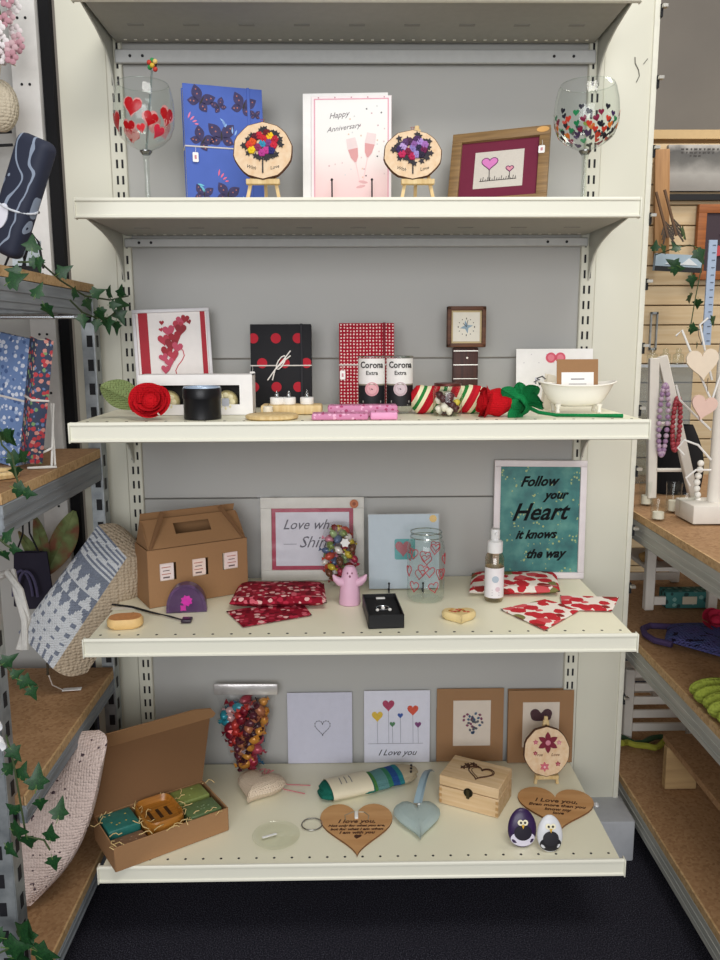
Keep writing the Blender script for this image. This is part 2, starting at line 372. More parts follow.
# stirrer standing in the first goblet
st = thing('drink_stirrer', 'clear stirrer with a small rainbow topper standing in the red heart glass', 'stirrer', (gx+.004, .2, SH[2]+gh*.44), (0, R(7), 0))
mb = MB(); mb.tube([(0, 0, 0), (0, 0, .145)], .0022, clear('stirrer_plastic', '#dfe8e6', .25, .1), 8); mb.build('rod', st)
mb = MB()
for i, c_ in enumerate(['#c0392b', '#2f8f4a', '#d9b23a', '#3b2a22', '#c0392b', '#e2c67a', '#2f8f4a']):
    a = i*2.4; mb.ell((.006*math.cos(a), .003*math.sin(a), .148+.0032*i*.8), .0045, K(c_), nu=8, nv=6)
mb.build('topper', st)
# ---------------------------------------------------------------- notebooks
def notebook(label, px0, px1, pyt, s, Y, cover, t=.022, rz=0, lean=-4, band_x=.82, deco=None, tie=True, knot=False, tagx=None, band=None, pages_left=True, group=None):
    x, w_, h = up(px0, px1, pyt, s, Y)
    n_ = thing('notebook', label, 'notebook', (x, Y, SH[s]+.0012), (R(lean), 0, rz), group)
    mb = MB(); mb.box((0, -t/2-.0012, h/2), (w_, .0024, h), cover, .0011); mb.box((0, t/2+.0012, h/2), (w_, .0024, h), cover, .0011)
    sx = 1 if pages_left else -1
    M = TR(sx*(w_/2-.002), 0, 0); mb.box((0, 0, h/2), (.004, t+.004, h), cover, .0018, M=M)
    if deco: deco(mb, w_, h, -t/2-.0026)
    mb.build('cover', n_)
    mb = MB(); mb.box((-sx*.002, 0, h/2), (w_-.008, t-.0002, h-.006), K('#e9e4da', .8), .001, 1); mb.build('pages', n_)
    mb = MB(); bx = -w_/2+w_*band_x; mb.box((bx, 0, h/2), (.006, t+.0075, h+.002), band or cover, .001, 1); mb.build('elastic_band', n_)
    if tie:
        mb = MB(); mb.box((0, 0, h*.5), (w_+.002, t+.009, .0026), K('#d9d3cc', .8), .0008, 1)
        if knot:
            for a in (0, 1):
                mb.tube([(-.028+.01*a, -t/2-.006, h*.5-.03), (-.012, -t/2-.007, h*.5-.008), (.006+.004*a, -t/2-.008, h*.5+.012), (.02, -t/2-.006, h*.5+.03-.01*a)], .0014, K('#efe9e2'), 6)
            mb.tube([(.02*math.cos(q)*.5+.0, -t/2-.008, h*.5+.006+.010*math.sin(q)+.01*math.cos(q)) for q in [i*.7 for i in range(9)]], .0013, K('#efe9e2'), 6, closed=True)
        mb.build('tie_string', n_)
    if tagx is not None: price_tag(n_, -w_/2+w_*tagx, -t/2-.006, h*.5)
    return n_
blue = P('blue_cloth', '#4d67b6', .8, 0, .1, 30); bfly = P('butterfly_print', '#433e62', .85, 0, .4, 120)
def butterfly(mb, x, z, s, a, y):
    for k in (-1, 1):
        for (l, w_, b) in ((1, .62, .75), (.7, .5, 2.0)):
            M = TR(x, 0, z, 0, a+k*b, 0); mb.pris([(p[0]*s, p[1]*s) for p in leaf2(l, w_)], y-.0003, y, bfly, M=M)
            for q in (.45, .72): mb.pris(circ(.045*s, 8, 0, l*q*s), y-.0005, y, K('#b06a5a'), M=M)
    mb.pris([(q[0]*s, q[1]*s) for q in leaf2(.6, .09)], y-.0006, y, ink, M=TR(x, 0, z-.2*s, 0, a, 0))
def deco_blue(mb, w_, h, y):
    for fx, fz, s, a in ((.2, .86, .033, .5), (.45, .83, .02, -.5), (.74, .84, .032, .3), (.46, .58, .036, 0), (.2, .545, .03, .6), (.2, .06, .03, .2), (.5, .07, .038, .2), (.90, .78, .014, 0), (.62, .18, .0, 0)):
        if s and fz > .1: butterfly(mb, -w_/2+fx*w_, fz*h, s, a, y)
        elif s: butterfly(mb, -w_/2+fx*w_, .11*h, s*.8, a, y)
    for fx, fz, a, c_ in ((.05, .72, .4, '#e07a9c'), (.45, .74, 2.3, '#8fb4e6'), (.4, .27, .2, '#e36a86'), (.13, .2, 1.8, '#6fc0d4'), (.6, .62, 0, '#8fb4e6'), (.7, .12, 2.6, '#86b8e0')):
        for k in range(4): mb.pris([(q[0], q[1]) for q in leaf2(.014-.002*k, .0032)], y-.0004, y, K(c_), M=TR(-w_/2+fx*w_+.004*k, 0, fz*h-.003*k, 0, a+.4*k, 0))
notebook('tall blue notebook printed with dark butterflies, tied with ribbon beside the red heart glass', 183, 263, 86, 2, .27, blue, rz=R(17), lean=-5, band_x=.82, deco=deco_blue, tagx=.12)
reddot = P('black_print_cloth', '#141318', .75, 0, .2, 60)
def deco_dots(mb, w_, h, y):
    for i, fx in enumerate((.05, .42, .78)):
        for j, fz in enumerate((.83, .53, .24)):
            cx_ = fx+(.14 if j == 1 else 0)
            pts = [(min(w_/2-.0005, max(-w_/2+.0005, p[0])), p[1]) for p in circ(.0105, 18, -w_/2+cx_*w_, fz*h)]
            mb.pris(pts, y-.0003, y, K('#b01a2c', .8))
notebook('black notebook with large red dots, white string bow across it', 250, 311, 325, 3, .31, reddot, band_x=.84, deco=deco_dots, knot=True, tagx=.03, band=P('black_band', '#1d1c22', .7))
dotm = spots('red_white_dot_cloth', '#9c1428', [(0, '#e8c9c6')], 150, .27, .15, .8, flat=(1, .001, 1))
notebook('red notebook with tiny white dots leaning at the back', 339, 394, 324, 3, .31, dotm, t=.028, band_x=.82, tagx=.06, band=P('dark_red_band', '#7a1222', .8), lean=-4)
# ---------------------------------------------------------------- wood slices on easels
def mini_easel(label, x, Y, s, w_, hbar, htop):
    e = thing('mini_easel', label, 'easel', (x, Y, SH[s]+.001), group='small pale wooden easels')
    for sx in (-1, 1):
        mb = MB(); mb.tube([(sx*w_*.48, -.012, 0), (sx*w_*.05, .012, htop*.97)], .0042, pine, 4); mb.build('leg', e)
    mb = MB(); mb.tube([(0, .045, 0), (0, .014, htop*.95)], .0042, pine, 4); mb.build('leg', e)
    mb = MB(); mb.box((0, -.014, hbar), (w_, .012, .0095), pine, .001, 1); mb.build('crossbar', e)
    mb = MB(); mb.box((0, .0125, htop*.96), (.008, .006, htop*.14), pine, .001, 1); mb.build('top_block', e)
    return e
def wood_slice(label, px0, px1, py0, py1, s, Y, deco, group='decorated wood slices on easels'):
    a = on(px0, (py0+py1)/2, 1, Y); b = on(px1, (py0+py1)/2, 1, Y); c = on(px0, py0, 1, Y); d = on(px0, py1, 1, Y)
    rx = (b.x-a.x)/2; rz_ = (c.z-d.z)/2; x = (a.x+b.x)/2; z = (c.z+d.z)/2
    o = thing('wood_slice', label, 'wood slice', (x, Y-.012, z), (R(-8), 0, 0), group)
    pts = [(q[0]*(1+.02*math.sin(i*1.7)), q[1]*(1+.02*math.cos(i*2.1))) for i, q in enumerate(circ(1, 36))]; pts = [(p[0]*rx, p[1]*rz_) for p in pts]
    mb = MB(); mb.pris(pts, -.004, .004, slice_m, bark); mb.pris([(p[0]*1.035, p[1]*1.035) for p in pts], -.002, .0035, bark); mb.build('disc', o)
    deco(o, rx, rz_); return o, x, z, rx, rz_
def bouquet(colors, leafc, words, seed):
    def f(o, rx, rz_):
        r2 = random.Random(seed); mb = MB()
        for k in range(40):
            a = r2.uniform(0, 6.28); q = .68*rx*math.sqrt(r2.uniform(.3, 1)); mb.pris(star(.006, 5, .5, q*math.cos(a), .22*rz_+q*.8*math.sin(a), r2.random()), -.0055-r2.random()*.001, -.004, K(leafc))
        mb.pris([(-.0012, -.82*rz_), (.0012, -.82*rz_), (.001, -.1*rz_), (-.001, -.1*rz_)], -.0062, -.004, K(leafc)); mb.build('felt_leaves', o)
        spots_ = [(0, .22), (-.34, .3), (-.12, .52), (.25, .5), (.38, .18), (-.38, 0), (.12, -.02), (-.15, .1), (.2, .26), (-.25, .48), (.42, .38), (-.02, -.1), (-.45, .18), (.05, .4), (.3, -.02), (.15, .6)]
        for k, (fx, fz) in enumerate(spots_):
            mb = MB(); c_ = colors[k % len(colors)]; x, z = fx*rx, fz*rz_+.0
            for q in range(6): a = q*1.047; mb.ell((x+.004*math.cos(a), -.0065, z+.004*math.sin(a)), (.0035, .002, .0035), K(c_, .8), nu=8, nv=5)
            mb.ell((x, -.0076, z), (.0028, .002, .0028), K(c_, .7), nu=8, nv=5); mb.build('flower', o)
        mb = MB(); mb.text(words[0], .0085, ink, TR(-.42*rx, -.0042, -.66*rz_, 0, R(14), 0), shear=.3); mb.text(words[1], .0085, ink, TR(.42*rx, -.0042, -.66*rz_, 0, R(-14), 0), shear=.3); mb.build('lettering', o)
        mb = MB(); mb.tube([(0, -.001, rz_), (.003, -.001, rz_+.007), (-.003, -.001, rz_+.007)], .0007, K('#b5483f'), 5, closed=True); mb.build('hanging_loop', o)
    return f
wood_slice('round wood slice with a rainbow felt flower tree, left easel', 235, 292, 124, 181, 2, .15, bouquet(['#2f8fb0', '#d9531e', '#c21f33', '#f2c21a', '#c7233a', '#e8c51c', '#c03a8a', '#8a2a5a', '#7c3a7a', '#5a1a2a', '#b02034', '#b43a8c', '#d03a2a', '#c4202c', '#2a2a6a', '#6a1a24'], '#1c1a20', ('With', 'Love'), 1))
_p = on(264, 193, 1, .15); mini_easel('small pale easel holding the rainbow flower slice', _p.x, .15, 2, .060, on(264, 181, 1, .138).z-SH[2]-.003, on(264, 124, 1, .15).z-SH[2])
wood_slice('round wood slice with a purple and pink felt flower tree, right easel', 384, 440, 132, 181, 2, .15, bouquet(['#8a78b8', '#b89ad0', '#4a2a4a', '#a886c8', '#6a1a4a', '#c2285a', '#9a86c0', '#7a1a3a', '#2e2644', '#5a3a6a', '#a06ab0', '#b02050', '#3a2a5a', '#8a5a9a', '#2a2238', '#4a2a5a'], '#1d1622', ('With', 'Love'), 2))
_p = on(417, 193, 1, .15); mini_easel('small pale easel holding the purple flower slice', _p.x, .15, 2, .060, on(417, 181, 1, .138).z-SH[2]-.003, on(417, 127, 1, .15).z-SH[2])
# ---------------------------------------------------------------- anniversary card
x, w_, h = up(303, 392, 89, 2, .26)
o = thing('greeting_card', 'large white and pink anniversary card with two champagne glasses', 'greeting card', (x, .26, SH[2]+.0034), (R(-7), 0, R(-3)))
mb = MB(); mb.box((-.006, .004, h/2), (w_-.004, .0012, h), paperw); mb.build('envelope', o)
mb = MB(); pinkp = K('#eebcc4'); fw = w_-.014; fh = h-.007
gr = NT('blush_paper'); gr.set(.7); _z = gr.n('ShaderNodeSeparateXYZ'); gr.l(gr.tc.outputs['Object'], _z.inputs[0])
gr.col(gr.ramp(_z.outputs[2], [(.02, '#e9c6c6'), (.06, '#eed3d1'), (.11, '#eceae6'), (.2, '#efefec')], False)); gr = gr.m
mb.box((.006, 0, fh/2), (fw, .0014, fh), K('#f4e9ea'), .0004, 1); mb.box((.006, -.0009, fh/2), (fw-.010, .0006, fh-.010), K('#dfa3b2')); mb.box((.006, -.0013, fh/2), (fw-.015, .0004, fh-.015), gr)
for k in range(5): mb.pris(circ(.0014, 8, .006-fw/2+.014+k*(fw-.028)/4, fh-.003), -.0012, -.0007, K('#c4909c'))
r2 = random.Random(3)
for k in range(34):
    xx = r2.uniform(-.3, .42)*fw+.006; zz = r2.uniform(.25, .93)*fh
    if xx < 0 and zz > .6*fh: continue
    mb.pris(star(.0022, 5, .45, xx, zz, r2.random()), -.0018, -.0015, K(['#c9a0a8', '#d9b8a0', '#3b3640', '#d8c0c0', '#cfcfcf'][k % 5]))
def flute(mb, x0, z0, s, lean_):
    M = TR(x0, -.0018, z0, 0, lean_, 0, s)
    mb.pris([(-.010, .055), (.010, .055), (.0115, .035), (.008, .012), (.0015, 0), (-.0015, 0), (-.008, .012), (-.0115, .035)], -.0002, .0003, K('#e6d3d2'), M=M)
    mb.pris([(-.0108, .032), (.0108, .032), (.0078, .014), (.0015, .003), (-.0015, .003), (-.0078, .014)], -.0005, .0003, K('#d69b9b'), M=M)
    mb.pris(rect(-.0009, -.05, .0009, 0), -.0003, .0003, K('#e9c6c6'), M=M); mb.pris(circ(.010, 14, 0, -.05, .0028), -.0004, .0003, K('#d9a9aa'), M=M)
flute(mb, .015, .065*1.0+.022, .9, R(-12)); flute(mb, .037, .068+.028, .9, R(10))
mb.text('Happy', .015, K('#6e6468'), TR(-.018, -.0016, fh*.81, 0, R(-8), 0), shear=.4); mb.text('Anniversary', .0135, K('#6e6468'), TR(-.009, -.0016, fh*.70, 0, R(-8), 0), shear=.4)
mb.build('card_front', o)
# black plate stands (cards on shelves 2 and 4)
def plate_stand(label, x, Y, s, w_, h):
    o = thing('plate_stand', label, 'stand', (x, Y, SH[s]+.001), group='black wire card stands')
    for sx in (-1, 1):
        mb = MB(); q = sx*w_/2; mb.tube([(q, -.016, .002), (q, -.017, h-.004), (q, -.016, h)], .0015, dark, 6); mb.ell((q, -.0165, h), .0025, dark, nu=8, nv=6); mb.build('prong', o)
        mb = MB(); mb.tube([(q, -.016, .002), (q, .03, .002), (q*.4, .045, .055)], .0015, dark, 6); mb.build('base_wire', o)
    return o
x0 = on(332, 190, 1, .235).x; x1 = on(372, 190, 1, .235).x
plate_stand('black wire stand with two knobbed prongs in front of the anniversary card', (x0+x1)/2, .255, 2, x1-x0, on(350, 180, 1, .237).z-SH[2])
# ---------------------------------------------------------------- tilted wooden frame with pink hearts
oak = wood('weathered_oak', '#9a7a4e', '#6d5232', 10, 0); 
def frame(o, w_, h, bw, dep, fm, bw2=None, y=0, bev=.0012):
    bw2 = bw2 or bw
    for c_, d_ in (((0, y, bw2/2), (w_, dep, bw2)), ((0, y, h-bw2/2), (w_, dep, bw2)), ((-w_/2+bw/2, y, h/2), (bw, dep, h-2*bw2)), ((w_/2-bw/2, y, h/2), (bw, dep, h-2*bw2))):
        mb = MB(); mb.box(c_, d_, fm, bev); mb.build('frame_side', o)
a = on(443, 193, 1, .26); b = on(548, 193, 1, .22)
o = thing('framed_picture', 'tilted wooden picture frame with maroon mount and two pink heart flowers', 'picture frame', ((a.x+b.x)/2+.002, .24, SH[2]+.003), (R(-22), R(-1), R(-20)))
w_ = .192; h = .165; frame(o, w_, h, .02, .014, oak)
mb = MB(); mb.box((0, .001, h/2), (w_-.036, .003, h-.036), P('maroon_mount', '#6c1c37', .8)); mb.build('mount', o)
mb = MB(); mb.box((.0, -.0008, h/2), (w_*.5, .001, h*.48), P('linen', '#c9c2b8', .9, 0, .08, 300))
def cheart(mb, x, z, s, col, y): mb.pris(heart(s, s*.85, 24, x, z), y-.0004, y, K(col)); outline(mb, heart(s, s*.85, 24, x, z), .0009, K('#6a3560'), y-.0004)
cheart(mb, -.018, h/2+.012, .032, '#d07ab8', -.0014); cheart(mb, .022, h/2-.002, .015, '#d08a9a', -.0014)
mb.tube([(-.018, -.0016, h/2-.001), (-.017, -.0016, h/2-.023)], .0008, ink, 5); mb.tube([(.022, -.0016, h/2-.008), (.0225, -.0016, h/2-.022)], .0007, ink, 5)
for k in range(16): xx = -.034+k*.0045; mb.tube([(xx, -.0016, h/2-.0245), (xx+.001, -.0016, h/2-.018+.003*math.sin(k*2.3))], .0007, ink, 4)
mb.tube([(-.036, -.0016, h/2-.0245), (.036, -.0016, h/2-.0235)], .0007, ink, 4); mb.build('heart_print', o)
mb = MB(); mb.pris(circ(.012, 18, w_/2-.014, h-.009, .006), -.0078, -.0071, K('#d9a560')); mb.build('sticker', o)
price_tag(o, w_/2-.014, -.008, h*.80, w_=.012, h=.016)
# ================================================================ SHELF 3
# framed card with cascading red hearts
x, w_, h = up(136, 213, 309, 3, .31)
o = thing('framed_card', 'white framed picture of cascading red hearts between red ribbon stripes', 'picture frame', (x-.004, .315, SH[3]+.002), (R(-6), R(-2), R(7)))
frame(o, w_, h, .007, .012, P('silver_white_frame', '#d5d2d4', .35))
mb = MB(); mb.box((0, .001, h/2), (w_-.013, .004, h-.013), K('#ece6e2')); rib = P('red_ribbon', '#a80f26', .6, 0, .2, 40)
mb.box((-w_/2+.021, -.0013, h/2), (.019, .001, h-.014), rib); mb.box((w_/2-.0145, -.0013, h/2), (.010, .001, h-.014), rib)
hl = [(-.02, .86, .008), (-.022, .79, .007), (.036, .86, .008), (.02, .87, .017), (.028, .89, .014), (.012, .82, .018), (.018, .78, .019), (-.006, .77, .020), (.006, .70, .021), (-.018, .68, .019), (-.004, .63, .021), (.008, .60, .018), (-.014, .56, .019), (.0, .52, .018), (-.020, .50, .015), (-.009, .45, .016), (-.018, .38, .015)]
for k, (hx_, fz, s) in enumerate(hl): mb.pris(heart(s*1.25, s*1.25, 18, hx_, fz*h, .3*math.sin(k)), -.0018-.0002*k, -.001, K(['#9c1024', '#b53044', '#8c0e20', '#bf4660', '#e2a3a8'][k % 4 if k < 14 else 3]))
mb.tube([(.012+.01*math.sin(q*.9), -.002, (.62-.05*q)*h) for q in range(7)], .001, K('#c93a4c'), 5); mb.build('heart_picture', o)
# white window box with two flower bath bombs
a = on(140, 411, 1, .13); b = on(252, 375, 1, .13); wb = b.x-a.x; hb = b.z-SH[3]; xb = (a.x+b.x)/2
o = thing('window_box', 'long white gift box with a dark window opening, behind the crochet rose', 'gift box', (xb, .155, SH[3]+.001))
wm = K('#ece9e6'); mb = MB(); fr = .002; zw0, zw1 = hb*.26, hb*.74
mb.box((0, .025, hb/2), (wb, fr, hb), wm); mb.box((0, 0, .001), (wb, .05, .002), wm); mb.box((0, 0, hb-.001), (wb, .05, .002), wm)
for sx in (-1, 1): mb.box((sx*(wb/2-.001), 0, hb/2), (.002, .05, hb), wm)
mb.box((0, -.025, zw0/2), (wb, fr, zw0), wm); mb.box((0, -.025, (hb+zw1)/2), (wb, fr, hb-zw1), wm)
for sx in (-1, 1): mb.box((sx*(wb/2-.012), -.025, hb/2), (.024, fr, zw1-zw0), wm)
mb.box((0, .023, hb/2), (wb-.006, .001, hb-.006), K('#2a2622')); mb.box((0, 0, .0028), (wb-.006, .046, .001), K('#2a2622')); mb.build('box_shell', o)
for k, sx in enumerate((-.42, .42)):
    bb = thing('bath_bomb', ['round cream flower bath bomb at the left of the white box window', 'round cream flower bath bomb with grey label at the right of the white box window'][k], 'bath bomb', (xb+sx*wb*.62, .150, SH[3]+.025), group='bath bombs in the white window box')
    mb = MB(); mb.ell((0, 0, 0), (.021, .02, .021), K('#cfc08a', .8), nu=20, nv=12); mb.build('ball', bb)
    mb = MB()
    for q in range(8): aa = q*.785; mb.ell((.012*math.cos(aa), -.0185, .012*math.sin(aa)), (.006, .003, .006), K('#e6dcb4', .8), nu=8, nv=6)
    mb.build('petals', bb)
    mb = MB(); mb.pris(rrect(.014, .014, .002, 3, 0, 0), -.0225, -.0212, K('#b9bcc6')); mb.build('label_sticker', bb)
# crochet rose with leaf
redk = knit('red_yarn', '#a80a16', '#cf1822', 260, None, .6); greenk = knit('olive_yarn', '#6a7c4c', '#8f9c68', 260, None, .8); dgreen = knit('green_yarn', '#0f6a3a', '#1c8a4c', 260, None, .6)
def rose(o, c, r, mat, axis_rx=0, axis_ry=0, n=9, name='petal', seed=1):
    r2 = random.Random(seed); M0 = TR(c[0], c[1], c[2], axis_rx, axis_ry, 0)
    mb = MB(); pts = [(r*.08*(1+q*.16)*math.cos(q*.7), r*.08*(1+q*.16)*math.sin(q*.7), r*.55-.01*r*q) for q in range(22)]
    mb.tube(pts, r*.1, mat, 7, M=M0); mb.ell((0, 0, r*.1), (r*.5, r*.5, r*.5), mat, M=M0); mb.build('rose_heart', o)
    for k in range(n):
        a = k*2.4; rr = r*(.42+.5*k/n); hh = r*(.75-.35*k/n); wd = 1.15
        def f(u, v, a=a, rr=rr, hh=hh):
            t = a+(u-.5)*2*wd; e = .85+.35*v+.12*math.sin(u*math.pi); cur = rr*(.45+.55*math.sin(v*1.5))*e; z = -r*.25+hh*1.35*v*(.72+.28*math.sin(u*math.pi))
            if v > .8: cur += r*.10*(v-.8)*5; z -= r*.02*(v-.8)*5
            return Vector((cur*math.cos(t), cur*math.sin(t), z))
        mb = MB(); mb.grid(f, 12, 8, mat, M=M0)
        g2 = lambda u, v, f=f: f(u, v)*.94+Vector((0, 0, -.0006)); mb.grid(g2, 12, 8, mat, M=M0); mb.build(name, o)
def cleaf(o, base, ln, wd, rx, ry, rz, mat, name='leaf', cup=.25):
    mb = MB()
    def f(u, v): s = math.sin(math.pi*min(1, v*.96+.02))**.75; xx = (u-.5)*wd*s; return (xx, abs(u-.5)*2*wd*cup*s+.05*ln*math.sin(v*3), v*ln)
    mb.grid(f, 10, 12, mat, M=TR(*base, rx, ry, rz)); mb.grid(lambda u, v: (f(u, v)[0], f(u, v)[1]+.003, f(u, v)[2]), 10, 12, mat, M=TR(*base, rx, ry, rz))
    mb.tube([(0, .05*ln*math.sin(v/8*3)-.0008, v/8*ln) for v in range(9)], .0012, mat, 5, M=TR(*base, rx, ry, rz)); return mb.build(name, o)
p = on(150, 403, 1, .05)
o = thing('crochet_rose', 'red crochet rose with one olive leaf at the left end', 'crochet flower', (p.x, .055, SH[3]+.030))
rose(o, (0, 0, 0), .031, redk, R(62), R(8), 10)
cleaf(o, (-.014, .02, -.008), .086, .052, R(18), R(-62), R(10), greenk)
mb = MB(); mb.tube([(0, .02, -.012), (-.02, .05, -.022), (-.03, .1, -.025)], .003, greenk, 6); mb.build('stem', o)
# black tin
p = on(202, 418, 2, SH[3]); a = on(183, 400, 1, .06); b = on(221, 400, 1, .06); r = (b.x-a.x)/2; ht = on(202, 388, 1, .06-r).z-SH[3]
o = thing('candle_tin', 'round black candle tin with a pale shiny lid, in front of the white box', 'tin', ((a.x+b.x)/2, .062, SH[3]+.0008))
blk = P('black_tin', '#17171a', .35, .2); mb = MB(); mb.lathe([(r*.95, 0), (r*.98, .001), (r*.98, ht*.62), (r, ht*.64), (r, ht*.66)], blk, 36); mb.build('tin_body', o)
mb = MB(); mb.lathe([(r*1.01, ht*.63), (r*1.02, ht*.66), (r*1.02, ht*.93), (r*.99, ht*.96)], blk, 36); mb.lathe([(r*.98, ht*.955), (r*.95, ht), (r*.9, ht), (r*.88, ht*.965), (0.0, ht*.965)], P('lid_top', '#a9bcd2', .25, .3), 36); mb.build('lid', o)
# wooden tray boards and tealights
p = on(262, 418, 1, .07)
o = thing('wooden_coaster', 'round pale wooden coaster lying at the shelf front', 'coaster', (on(272, 418, 1, .055).x, .055, SH[3]+.0008)); mb = MB(); mb.lathe([(.044, 0), (.047, .002), (.047, .006), (.044, .008), (0, .008)], pine, 40); mb.build('disc', o)
o = thing('wooden_block', 'low pale wooden holder behind the coaster, under the tealights', 'candle holder', (on(292, 405, 1, .15).x, .150, SH[3]+.0008)); mb = MB(); mb.box((0, 0, .009), (.115, .05, .018), pine, .004); mb.build('block', o)
o = thing('mini_candle', 'tiny cream candle standing in front of the wooden holder', 'candle', (on(268, 406, 1, .11).x, .11, SH[3]+.0008)); mb = MB(); mb.lathe([(.0085, 0), (.009, .002), (.009, .017), (.007, .018), (0, .018)], K('#efe6d2', .4), 20); mb.build('wax', o); mb = MB(); mb.tube([(0, 0, .018), (.001, 0, .022)], .0006, ink, 4); mb.build('wick', o)
for px, nm in ((277, 'white flameless tealight, left one on the wooden holder'), (289, 'white flameless tealight, middle one on the wooden holder'), (307, 'white flameless tealight, right one on the wooden holder')):
    o = thing('tealight', nm, 'tealight', (on(px, 398, 1, .15).x, .148, SH[3]+.0192), group='flameless tealights')
    mb = MB(); mb.lathe([(.0125, 0), (.013, .001), (.013, .012), (.0115, .013), (.006, .0125), (0, .0125)], K('#f0eeea', .35), 28); mb.build('cup', o)
    mb = MB(); mb.lathe([(.0035, .0126), (.0042, .016), (.003, .021), (.0005, .026)], clear('flame_plastic', '#e6ecea', .3, .1), 12); mb.build('flame_tip', o)
# pink soap bars / fabric hearts
pinks = spots('pink_speckled_soap', '#cd85a8', [(0, '#b0436f'), (.5, '#e9b3cc')], 120, .35, 1, .4)
for k, (px0, px1, Y, zz, hh, dep, nm) in enumerate(((312, 368, .04, 0, .011, .045, 'pink speckled soap slab at the shelf front, left of the rectangular one'), (370, 397, .04, 0, .013, .045, 'short plain pink soap slab at the shelf front'), (328, 397, .09, 0, .021, .04, 'long pink speckled soap slab lying behind the two front ones'))):
    a = on(px0, 412, 1, Y); b = on(px1, 412, 1, Y); o = thing('soap_slab', nm, 'soap', ((a.x+b.x)/2, Y, SH[3]+.0008), group='pink soap slabs')
    mb = MB(); mb.box((0, 0, hh/2), (b.x-a.x, dep, hh), pinks if k != 1 else P('pink_soap', '#e39ac0', .35), .003, 3); mb.build('slab', o)
    mb = MB(); [mb.box((-.3*(b.x-a.x)+.02*q, 0, hh+.0004), (.0015, dep*.7, .0008), K('#b0436f')) for q in range(3)]; mb.build('swirl_marks', o)
# pair of beer-bottle tumblers
for k, (px0, px1) in enumerate(((358, 385), (386, 413))):
    Y = .15; a = on(px0, 380, 1, Y); b = on(px1, 380, 1, Y); r = (b.x-a.x)/2; h = on(370, 357, 1, Y).z-SH[3]
    o = thing('bottle_tumbler', ['glass tumbler cut from a beer bottle, left of the pair', 'glass tumbler cut from a beer bottle, right of the pair'][k], 'tumbler', ((a.x+b.x)/2, Y, SH[3]+.0008), group='beer bottle tumblers')
    mb = MB(); mb.shell([(0.0001, .002), (r*.8, .001), (r*.98, .006), (r, .012), (r, h)], glass, 36); mb.tube([(r*math.cos(q*.2618), r*math.sin(q*.2618), h) for q in range(24)], .0013, clear('rim_glass', '#e8efec', .3, .05), 6, closed=True); mb.build('tumbler_body', o)
    mb = MB(); rl = r+.0006; lw = 2*r*1.25
    def band_(z0, z1, mat, off=0, w0=-lw/2, w1=lw/2):
        kk = len(mb.v); mb.grid(lambda u, v: (w0+(w1-w0)*u, -off, z0+(z1-z0)*v), 16, 1, mat); return kk
    k0 = len(mb.v); band_(h*.52, h*.97, K('#e4e2dc')); band_(h*.14, h*.52, K('#16161a')); band_(h*.505, h*.53, K('#8a8472'), .0003)
    mb.text('Corona', .0165, ink, TR(0, -.0006, h*.81), bold=.0003, sx=.9); mb.text('Extra', .0105, ink, TR(0, -.0006, h*.69), bold=.0001)
    mb.pris(circ(.013, 20, 0, h*.44), -.0009, -.0004, K('#c98f94' if k == 0 else '#b9a4a8')); mb.pris(circ(.009, 16, 0, h*.44), -.0012, -.0004, K('#d9a5a8' if k == 0 else '#c9b8bc'))
    mb.box((0, -.0006, h*.22), (.036, .0004, .004), K('#9a968e')); mb.box((0, -.0006, h*.16), (.03, .0004, .0015), K('#9a968e'))
    shift(mb, k0, lambda X, Y_, Z: ((rl-Y_)*math.sin(X/rl), -(rl-Y_)*math.cos(X/rl), Z)); mb.build('label', o)
# guitar neck clock
x, w_, h = up(453, 478, 348, 3, .33); rosew = wood('rosewood', '#4a2418', '#321710', 14, 2)
o = thing('guitar_neck_clock', 'square wooden clock mounted on a piece of guitar neck', 'clock', (x, .33, SH[3]+.001), (R(-2), 0, 0))
mb = MB(); mb.box((0, 0, h/2), (w_, .018, h), rosew, .002); mb.build('fretboard', o)
for k in range(4): mb = MB(); mb.box((0, -.0098, h*(.22+.24*k)), (w_*.98, .0018, .0016), K('#b9b4aa', .3, .8)); mb.build('fret', o)
mb = MB(); [mb.pris(circ(.0022, 10, .003+.006*(q > 0), h*z_), -.0096, -.009, K('#e9e4d8')) for q, z_ in ((0, .82), (1, .34))]; mb.build('inlay_dots', o)
a = on(447, 348, 1, .32); b = on(486, 307, 1, .32); wc = b.x-a.x; hc = b.z-a.z
mb = MB(); oz = a.z-SH[3]; ow = (a.x+b.x)/2-x
wal = wood('walnut', '#6b3f22', '#4a2814', 12, 0)
for c_, d_ in (((0, oz+.004), (wc, .008)), ((0, oz+hc-.004), (wc, .008)), ((-wc/2+.004, oz+hc/2), (.008, hc)), ((wc/2-.004, oz+hc/2), (.008, hc))): mb.box((ow+c_[0], -.012, c_[1]), (d_[0], .022, d_[1]), wal, .0015)
mb.box((ow, -.006, oz+hc/2), (wc-.01, .01, hc-.01), wal); mb.build('clock_frame', o)
mb = MB(); zc = oz+hc/2; mb.box((ow, -.0125, zc), (wc-.015, .003, hc-.015), K('#c9b486')); mb.box((ow, -.0143, zc), (wc-.024, .001, hc-.024), K('#e6e0d0'))
for q in range(12): aa = q*math.pi/6; mb.box((ow+.017*math.sin(aa), -.0151, zc+.017*math.cos(aa)), (.0018, .0005, .0034 if q % 3 == 0 else .0018), ink)
mb.pris(star(.014, 4, .35, ow, zc, .2), -.0152, -.0148, K('#8fa6b4')); mb.build('dial', o)
mb = MB(); mb.tube([(ow, -.016, zc), (ow-.007, -.016, zc+.008)], .0007, ink, 4); mb.tube([(ow, -.016, zc), (ow+.003, -.016, zc+.014)], .0006, ink, 4); mb.build('clock_hands', o)
